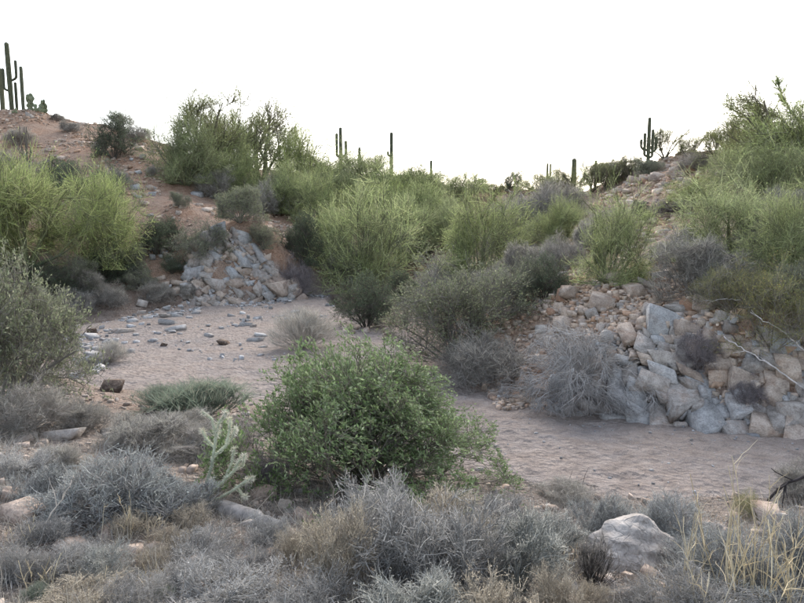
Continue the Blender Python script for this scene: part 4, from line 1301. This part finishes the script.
# prickly pear by the left saguaros
def prickly_pear(px, py, wpx, hpx, label, seed, n=16):
    rng = np.random.default_rng(seed)
    p = hit(px, py)
    d = p[1]
    w, h = wpx / FPX * d, hpx / FPX * d
    root = thing('prickly_pear', (p[0], p[1], p[2] - .03), label, 'cactus')
    V0 = []
    k = 10
    for j, (s, o) in enumerate(((.0, -1), (.8, -.6), (1, 0), (.8, .6), (0, 1))):
        for i in range(k):
            a = i / k * 6.283
            V0.append((math.cos(a) * s, o * .12, (math.sin(a) * s + 1) * (1.15)))
    V0 = np.array(V0)
    F0 = np.array([[j * k + i, j * k + (i + 1) % k, (j + 1) * k + (i + 1) % k, (j + 1) * k + i] for j in range(4) for i in range(k)])
    g = Geo()
    g.add(V0, F0, (.22, .25, .16))
    me = g.mesh('cactus_pad', M_CACTUS, True)
    joints = [(rng.uniform(-w * .3, w * .3), rng.uniform(-.2, .2), 0.) for _ in range(5)]
    for i in range(n):
        b = joints[i % len(joints)] if i < 5 else joints[rng.integers(0, len(joints))]
        o = link('pad', me, root)
        s = h * .13 * rng.uniform(.8, 1.2)
        ty = rng.uniform(-.8, .8)
        o.scale = (s, s * 1.2, s)
        o.location = b
        o.rotation_euler = (rng.uniform(-.3, .3), ty, rng.uniform(-.6, .6))
        tip = (b[0] + math.sin(ty) * s * 2.0, b[1], min(b[2] + math.cos(ty) * s * 2.0, h * .8))
        joints.append(tip)


prickly_pear(38, 113, 28, 16, 'prickly pear clump on the crest right of the saguaros', 3, 42)
prickly_pear(12, 113, 16, 8, 'small prickly pear at the foot of the saguaros', 4, 9)


# ocotillo: wands from one foot
def wands(name, px, py, hpx, wpx, n, label, cat, col, r, seed, part='stem', spread=.35):
    rng = np.random.default_rng(seed)
    p = hit(px, py)
    h, w = hpx / FPX * p[1], wpx / FPX * p[1]
    root = thing(name, (p[0], p[1], p[2] - .05), label, cat)
    for i in range(n):
        az, el = rng.uniform(0, 6.28), rng.uniform(.02, spread)
        P = path(rng, np.zeros((1, 3)), np.array([[math.sin(el) * math.cos(az), math.sin(el) * math.sin(az), math.cos(el)]]), np.array([h * rng.uniform(.6, 1.05)]), 7, .06)
        g = Geo()
        V, F, o = tubes(P, r * np.linspace(1, .5, 7)[None], 5)
        g.add(V, F, tint(rng, 1, col, .1)[o])
        link(part, g.mesh(part, M_TWIG), root)


wands('ocotillo', 29, 172, 44, 14, 9, 'bare ocotillo with thin upright wands on the left hill', 'plant', ((.12, .11, .095),), .05, 6)


# long leafy sprays reaching left over the right skyline
for i, (pl, lab) in enumerate([([(800, 150), (772, 130), (748, 118), (727, 106)], 'long arching leafy spray over the right skyline, the lower one'),
                               ([(806, 130), (790, 110), (782, 95), (778, 84)], 'upright leafy spray at the upper right corner'),
                               ([(806, 150), (780, 118), (762, 108), (750, 104)], 'long arching leafy spray over the right skyline, the upper one')]):
    rng = np.random.default_rng(300 + i)
    P0 = np.array([at(x, y, 24 - .3 * k) for k, (x, y) in enumerate(pl)])
    t_ = np.linspace(0, 3, 13)
    P1 = np.stack([np.interp(t_, np.arange(4), P0[:, c]) for c in range(3)], 1)
    root = thing('palo_verde_spray', P1[0], lab, 'branch', 'leafy sprays of the tall palo verde at right')
    P1 = (P1 - P1[0])[None]
    g = Geo()
    V, F, o = tubes(P1, np.linspace(.05, .015, 13)[None], 5)
    g.add(V, F, (.15, .14, .10))
    B1 = branch(rng, P1, 34, .1, 1, .2, .8, .9, 5, .1, .12)
    V, F, o = tubes(B1, np.linspace(.014, .006, 5)[None] * np.ones((34, 1)), 3)
    g.add(V, F, (.17, .17, .11))
    link('branch', g.mesh('spray_branch', M_TWIG), root)
    g = Geo()
    B2 = branch(rng, B1, 900, .05, 1, .25, 1., .4, 3, .05, .15)
    V, F, o = ribbons(B2, .011 * np.linspace(1, .5, 3)[None] * np.ones((900, 1)), rng)
    g.add(V, F, tint(rng, 900, ((.31, .385, .16), (.25, .31, .14)))[o])
    link('foliage', g.mesh('spray_foliage', M_LEAF), root)


# ------------------------------------------------------------------ cholla
def cholla(px, py, label):
    rng = np.random.default_rng(12)
    p = hit(px, py)
    d = p[1]
    root = thing('cholla', (p[0], p[1], p[2] - .03), label, 'cactus')
    k = d / FPX
    def pt(x, y, dy=0.):
        return np.array([(x - px) * k, dy, (py - y) * k])
    segs = [  # polylines in photo pixels about the foot, each one jointed stem
        ([(198, 503), (206, 484), (214, 460), (219, 430), (222, 416)], 5.2, 0), ([(219, 428), (216, 410), (207, 402)], 4.2, -.04), ([(214, 452), (224, 444), (233, 434), (238, 422)], 4.4, .05),
        ([(205, 496), (222, 480), (238, 464), (246, 450)], 5.0, -.05), ([(238, 464), (247, 458), (250, 446)], 4.0, -.07), ([(202, 500), (222, 493), (238, 482), (252, 472), (259, 468)], 4.8, -.1),
        ([(238, 482), (246, 490), (252, 488)], 4, -.1), ([(216, 440), (208, 432), (204, 424)], 4, .03), ([(222, 416), (228, 408), (230, 404)], 4, 0), ([(230, 436), (233, 420), (232, 412)], 3.8, .05),
        ([(226, 476), (234, 458), (236, 444)], 4, .04), ([(212, 492), (216, 478), (219, 468)], 3.6, -.12)]
    for pl, wpx, dy in segs:
        pts = np.array([pt(x, y, dy * min(1, i / 2)) for i, (x, y) in enumerate(pl)])
        # resample smoothly with joints and tubercles
        t = np.linspace(0, len(pts) - 1, 9 * (len(pts) - 1) + 1)
        P = np.stack([np.interp(t, np.arange(len(pts)), pts[:, c]) for c in range(3)], 1)
        r = wpx * .6 * k / 2 * (1 - .12 * np.cos(np.arange(len(P)) * 2.1)) * np.interp(t, [0, t[-1] * .9, t[-1]], [1, .95, .55])
        V, F, o = tubes(P[None], r[None], 8)
        V = V + norm(V - np.repeat(P, 8, 0)) * (rng.random((len(V), 1)) - .4) * .004
        g = Geo()
        g.add(V, F, np.array([.44, .485, .35]) * np.exp(rng.normal(0, .12, (len(V), 1))))
        st = link('stem', g.mesh('cholla_stem', M_CACTUS, True), root)
        m = 45 * len(pts) * 3
        i = rng.integers(0, len(P), m)
        dd = norm(rng.normal(size=(m, 3)))
        Q = np.stack([P[i] + dd * r[i][:, None] * .8, P[i] + dd * (r[i][:, None] + .011 + .02 * (i[:, None] > len(P) * .75))], 1)
        g = Geo()
        V, F, o = ribbons(Q, np.array([[.0034, .0016]]) * np.ones((m, 1)), rng)
        g.add(V, F, tint(rng, m, ((.8, .76, .62), (.7, .66, .54)), .12)[o])
        link('spines', g.mesh('cholla_spines', M_TWIG), st)


cholla(198, 505, 'pale green cholla cactus with spiny joints beside the green bush')


# ------------------------------------------------------------------ dead wood
def limb(name, pts, r0, r1, label, cat, col, seed, twigs=0, sides=7, mat=None, wob=.02, tl=.3):
    rng = np.random.default_rng(seed)
    pts = np.array(pts)
    org = pts[0].copy()
    t = np.linspace(0, len(pts) - 1, 6 * (len(pts) - 1) + 1)
    P = np.stack([np.interp(t, np.arange(len(pts)), pts[:, c]) for c in range(3)], 1) - org
    P += rng.normal(0, wob, P.shape) * np.linspace(0, 1, len(P))[:, None] ** .3
    R = np.linspace(r0, r1, len(P)) * rng.uniform(.96, 1.04, len(P))
    P = np.vstack([P[:1], P, P[-1:]])
    R = np.r_[.001, R, .001]
    g = Geo()
    V, F, o = tubes(P[None], R[None], sides)
    g.add(V, F, np.array(col) * np.exp(rng.normal(0, .12, (len(V), 1))))
    if twigs:
        Q = branch(rng, P[None, 1:-1], twigs, .15, 1, .3, .9, tl, 5, 0, .15)
        V, F, o = tubes(Q, np.linspace(r1 * .8, r1 * .3, 5)[None] * np.ones((twigs, 1)), 4)
        g.add(V, F, tint(rng, twigs, (col,), .15)[o])
    o = link(name, g.mesh(name, mat or M_WOOD, True))
    o.location = org
    return tag(o, label, cat)


a, b = hit(222, 512), hit(283, 529)
limb('log', [a + [0, 0, .015], (a + b) / 2 + [0, 0, .02], b + [0, 0, -.02]], .08, .055, 'weathered grey log half sunk in the ground beside the cholla', 'log', (.30, .285, .27), 1, sides=10, wob=.006)
limb('dead_branch', [at(806, 390, 9.9), at(775, 368, 9.95), at(745, 350, 10.1), at(724, 338, 10.3)], .016, .007, 'long bare white branch arching down over the outcrop at right', 'branch', (.52, .5, .49), 2, 3, wob=.012)
limb('dead_branch', [at(806, 352, 10.0), at(785, 333, 10.1), at(765, 321, 10.3), at(750, 312, 10.5)], .013, .006, 'shorter white branch above the long one at the right edge', 'branch', (.48, .46, .45), 3, 3, wob=.012)
limb('dead_branch', [at(742, 300, 11.3), at(722, 299, 11.3), at(705, 301, 11.4)], .012, .006, 'thin pale twig lying across the yellow-green shrub', 'branch', (.42, .4, .38), 4, 3, wob=.012)
limb('dead_branch', [at(762, 325, 11), at(748, 300, 11.3), at(742, 280, 11.6)], .011, .006, 'thin upright pale dead stem in the shrub at right', 'branch', (.4, .38, .36), 5, 3, wob=.012)
limb('dead_branch', [at(812, 474, 6.4), at(785, 484, 6.45), at(772, 496, 6.5), at(763, 507, 6.55), at(738, 516, 6.6)], .017, .013, 'thin dark curved branch at the right edge over the near sand', 'branch', (.05, .045, .045), 6, 5, wob=.006)
limb('dead_branch', [hit(548, 489) + [0, 0, .03], hit(572, 486) + [0, 0, .07], hit(598, 489) + [0, 0, .03]], .012, .006, 'dead stick in the twig heap at the edge of the sand', 'branch', (.16, .14, .13), 7, 10, wob=.012)
limb('dead_branch', [hit(545, 499) + [0, 0, .02], hit(565, 497) + [0, 0, .03], hit(590, 500) + [0, 0, .01]], .014, .008, 'pale bent stick in front of the dead twig heap', 'branch', (.33, .3, .27), 8, 2, wob=.008)
limb('dead_branch', [at(28, 549, 3.75), at(48, 520, 3.8), at(70, 486, 3.85), at(74, 476, 3.9)], .006, .003, 'thin pale arching stem across the left of the blue-grey mound', 'branch', (.45, .41, .36), 9, 2, wob=.006)
limb('dead_branch', [hit(30, 556) + [0, 0, .03], hit(60, 546) + [0, 0, .06], hit(84, 553) + [0, 0, .03]], .008, .004, 'dark twig on the litter at lower left', 'branch', (.08, .065, .06), 10, 6, wob=.01)


# ------------------------------------------------------------------ straw-coloured stalks of the right foreground
def stalks(px, py, n, hpx, spread, label, seed, name='straw_clump', col=((.58, .49, .33), (.66, .58, .42), (.48, .40, .27)), r=.0028):
    rng = np.random.default_rng(seed)
    p = hit(px, py)
    d = p[1]
    root = thing(name, (p[0], p[1], p[2] - .03), label, 'grass', 'straw-coloured stalks of the foreground')
    root['kind'] = 'thing'
    L0 = hpx / FPX * d
    base = np.c_[rng.normal(0, .05, (n, 2)), np.zeros(n)]
    az, el = rng.uniform(0, 6.28, n), np.abs(rng.normal(0, spread, n))
    D = np.stack([np.sin(el) * np.cos(az), np.sin(el) * np.sin(az), np.cos(el)], 1)
    P = path(rng, base, D, L0 * rng.uniform(.5, 1.08, n), 8, .09)
    g = Geo()
    V, F, o = tubes(P, r * np.linspace(1.1, .6, 8)[None] * rng.uniform(.6, 1.2, (n, 1)), 4)
    g.add(V, F, tint(rng, n, col, .12)[o])
    link('stalks', g.mesh('grass_stalks', M_TWIG), root)['kind'] = 'stuff'
    Q = branch(rng, P, n * 3, .1, .95, .25, .9, L0 * .32, 6, .25, .18, -.05)
    g = Geo()
    V, F, o = ribbons(Q, .0045 * np.linspace(1, .3, 6)[None] * rng.uniform(.5, 1.2, (len(Q), 1)), rng)
    g.add(V, F, tint(rng, len(Q), col, .15)[o])
    link('blades', g.mesh('grass_blades', M_LEAF), root)['kind'] = 'stuff'


stalks(690, 604, 9, 118, .14, 'straw-coloured stalks left of the tallest ones at lower right', 1)
stalks(722, 612, 12, 165, .13, 'tallest straw-coloured stalks in the right foreground', 2)
stalks(758, 612, 11, 150, .16, 'straw-coloured stalks right of the tallest ones', 3)
stalks(798, 606, 9, 130, .2, 'straw-coloured stalks in the lower right corner', 4)
stalks(700, 625, 8, 90, .2, 'low straw-coloured stalks at the bottom edge', 5)
stalks(118, 545, 5, 66, .12, 'few thin straw stems standing in the blue-grey mound', 6, r=.0022)
stalks(155, 545, 5, 58, .14, 'straw stems at the right side of the blue-grey mound', 7, r=.0022)


for i, (px, py, n, h, sp, lab) in enumerate([
        (740, 600, 8, 96, .3, 'straw clump leaning between the tall stalks'), (775, 618, 9, 120, .2, 'straw clump at the bottom edge right of the tall stalks'), (676, 612, 8, 80, .3, 'straw clump at the bottom edge left of the tall stalks'),
        (230, 590, 9, 40, .35, 'small straw tuft below the fallen log'), (40, 590, 10, 44, .35, 'straw tuft in the bottom left corner'), (95, 600, 8, 36, .4, 'straw tuft at the bottom edge near the left corner'),
        (150, 585, 9, 36, .4, 'straw tuft right of the rounded tan stone'), (300, 590, 8, 48, .3, 'straw tuft left of the front dry bushes'), (570, 575, 8, 40, .35, 'straw tuft left of the dark wiry tuft'),
        (655, 600, 9, 44, .35, 'straw tuft in front of the peaked boulder'), (20, 545, 7, 36, .4, 'straw tuft at the left edge of the foreground'), (520, 570, 8, 44, .3, 'straw tuft among the dry bushes right of centre')]):
    stalks(px, py, n, h, sp, lab, 40 + i, r=.0022)
plant('wiry', 35, 600, 30, 24, 'little olive-green tuft in the bottom left corner', name='grass_tuft', cat='grass')
plant('wiry', 165, 600, 26, 20, 'little olive-green tuft at the bottom left', name='grass_tuft', cat='grass')


# ------------------------------------------------------------------ dead litter on the near bank
def litter():
    rng = np.random.default_rng(77)
    g = Geo()
    cols = ((.40, .35, .30), (.31, .275, .245), (.50, .44, .355), (.22, .19, .165), (.38, .36, .34))
    n = 90000
    y = 1.9 + 8.5 * rng.random(n) ** 1.5
    x = rng.uniform(-1, 1, n) * (y * .75 + .6)
    k = (wash_sd(x, y) < -.1 + .3 * rng.random(n)) & (vnoise(x, y, .7, 31) + .35 * vnoise(x, y, .2, 32) > -.22)
    x, y = x[k], y[k]
    z = H(x, y)
    n = len(x)
    d = rng.normal(size=(n, 3))
    d[:, 2] = np.abs(d[:, 2]) * np.where(rng.random(n) < .3, 1.2, .18)
    ln = .035 * np.exp(rng.normal(0, .55, n)) * np.where(rng.random(n) < .12, 2.6, 1)
    P = path(rng, np.c_[x, y, z + .008], d, ln, 3, .22)
    V, F, o = ribbons(P, .004 * np.linspace(1, .5, 3)[None] * rng.uniform(.5, 1.6, (n, 1)), rng)
    g.add(V, F, tint(rng, n, cols, .25)[o])
    m = 50000
    y = 1.9 + 8.5 * rng.random(m) ** 1.5
    x = rng.uniform(-1, 1, m) * (y * .75 + .6)
    k = (wash_sd(x, y) < -.05) & (vnoise(x, y, .6, 33) > -.15)
    x, y = x[k], y[k]
    m = len(x)
    dd = rng.normal(size=(m, 3))
    dd[:, 2] *= .4
    L_ = .018 * np.exp(rng.normal(0, .4, m))
    V, F, o = leaves(np.c_[x, y, H(x, y) + .008], dd, L_, L_ * .4, rng)
    g.add(V, F, tint(rng, m, cols + ((.42, .39, .33),), .25)[o])
    o = link('dry_litter', g.mesh('dry_litter', M_TWIG))
    o['kind'] = 'stuff'
    o['label'] = 'dead twigs, straw and leaf litter covering the near bank'


litter()


def tufts():
    """short dead grass standing all over the near bank, too dense to count"""
    rng = np.random.default_rng(78)
    g = Geo()
    cols = ((.42, .385, .33), (.33, .31, .28), (.51, .46, .365), (.36, .35, .335))
    c = 1100
    cy = 2.0 + 7 * rng.random(c) ** 1.4
    cx = rng.uniform(-1, 1, c) * (cy * .74 + .5)
    k = (wash_sd(cx, cy) < -.25)
    cx, cy = cx[k], cy[k]
    n = len(cx) * 46
    i = np.repeat(np.arange(len(cx)), 46)
    s = (.05 + .11 * rng.random(len(cx)))[i]
    x, y = cx[i] + rng.normal(0, .35, n) * s, cy[i] + rng.normal(0, .35, n) * s
    d = np.c_[rng.normal(0, .55, (n, 2)), np.ones(n)]
    P = path(rng, np.c_[x, y, H(x, y)], d, s * rng.uniform(.5, 1.6, n), 4, .2, -.06)
    V, F, o = ribbons(P, .0026 * np.linspace(1, .4, 4)[None] * rng.uniform(.6, 1.3, (n, 1)), rng)
    g.add(V, F, tint(rng, n, cols, .22)[o])
    o = link('dead_grass', g.mesh('dead_grass', M_TWIG))
    o['kind'] = 'stuff'
    o['label'] = 'short dead grass standing over the near bank'


tufts()


# things that still share a label are told apart by their order in the picture
from collections import defaultdict
same = defaultdict(list)
for o in scene.objects:
    if o.parent is None and o.get('category') and o.get('label'):
        same[o['label']].append(o)
ORD = ['leftmost', 'second from left', 'third from left', 'fourth from left', 'fifth from left', 'sixth from left', 'seventh from left', 'eighth from left',
       'ninth from left', 'tenth from left', 'eleventh from left', 'twelfth from left']
for lab, obs in same.items():
    if 1 < len(obs) <= 12 and len(lab.split()) <= 13:
        obs.sort(key=lambda o: o.location.x / max(o.location.y, .1))
        for i, o in enumerate(obs):
            o['label'] = lab + ', ' + ('rightmost' if i == len(obs) - 1 else ORD[i])
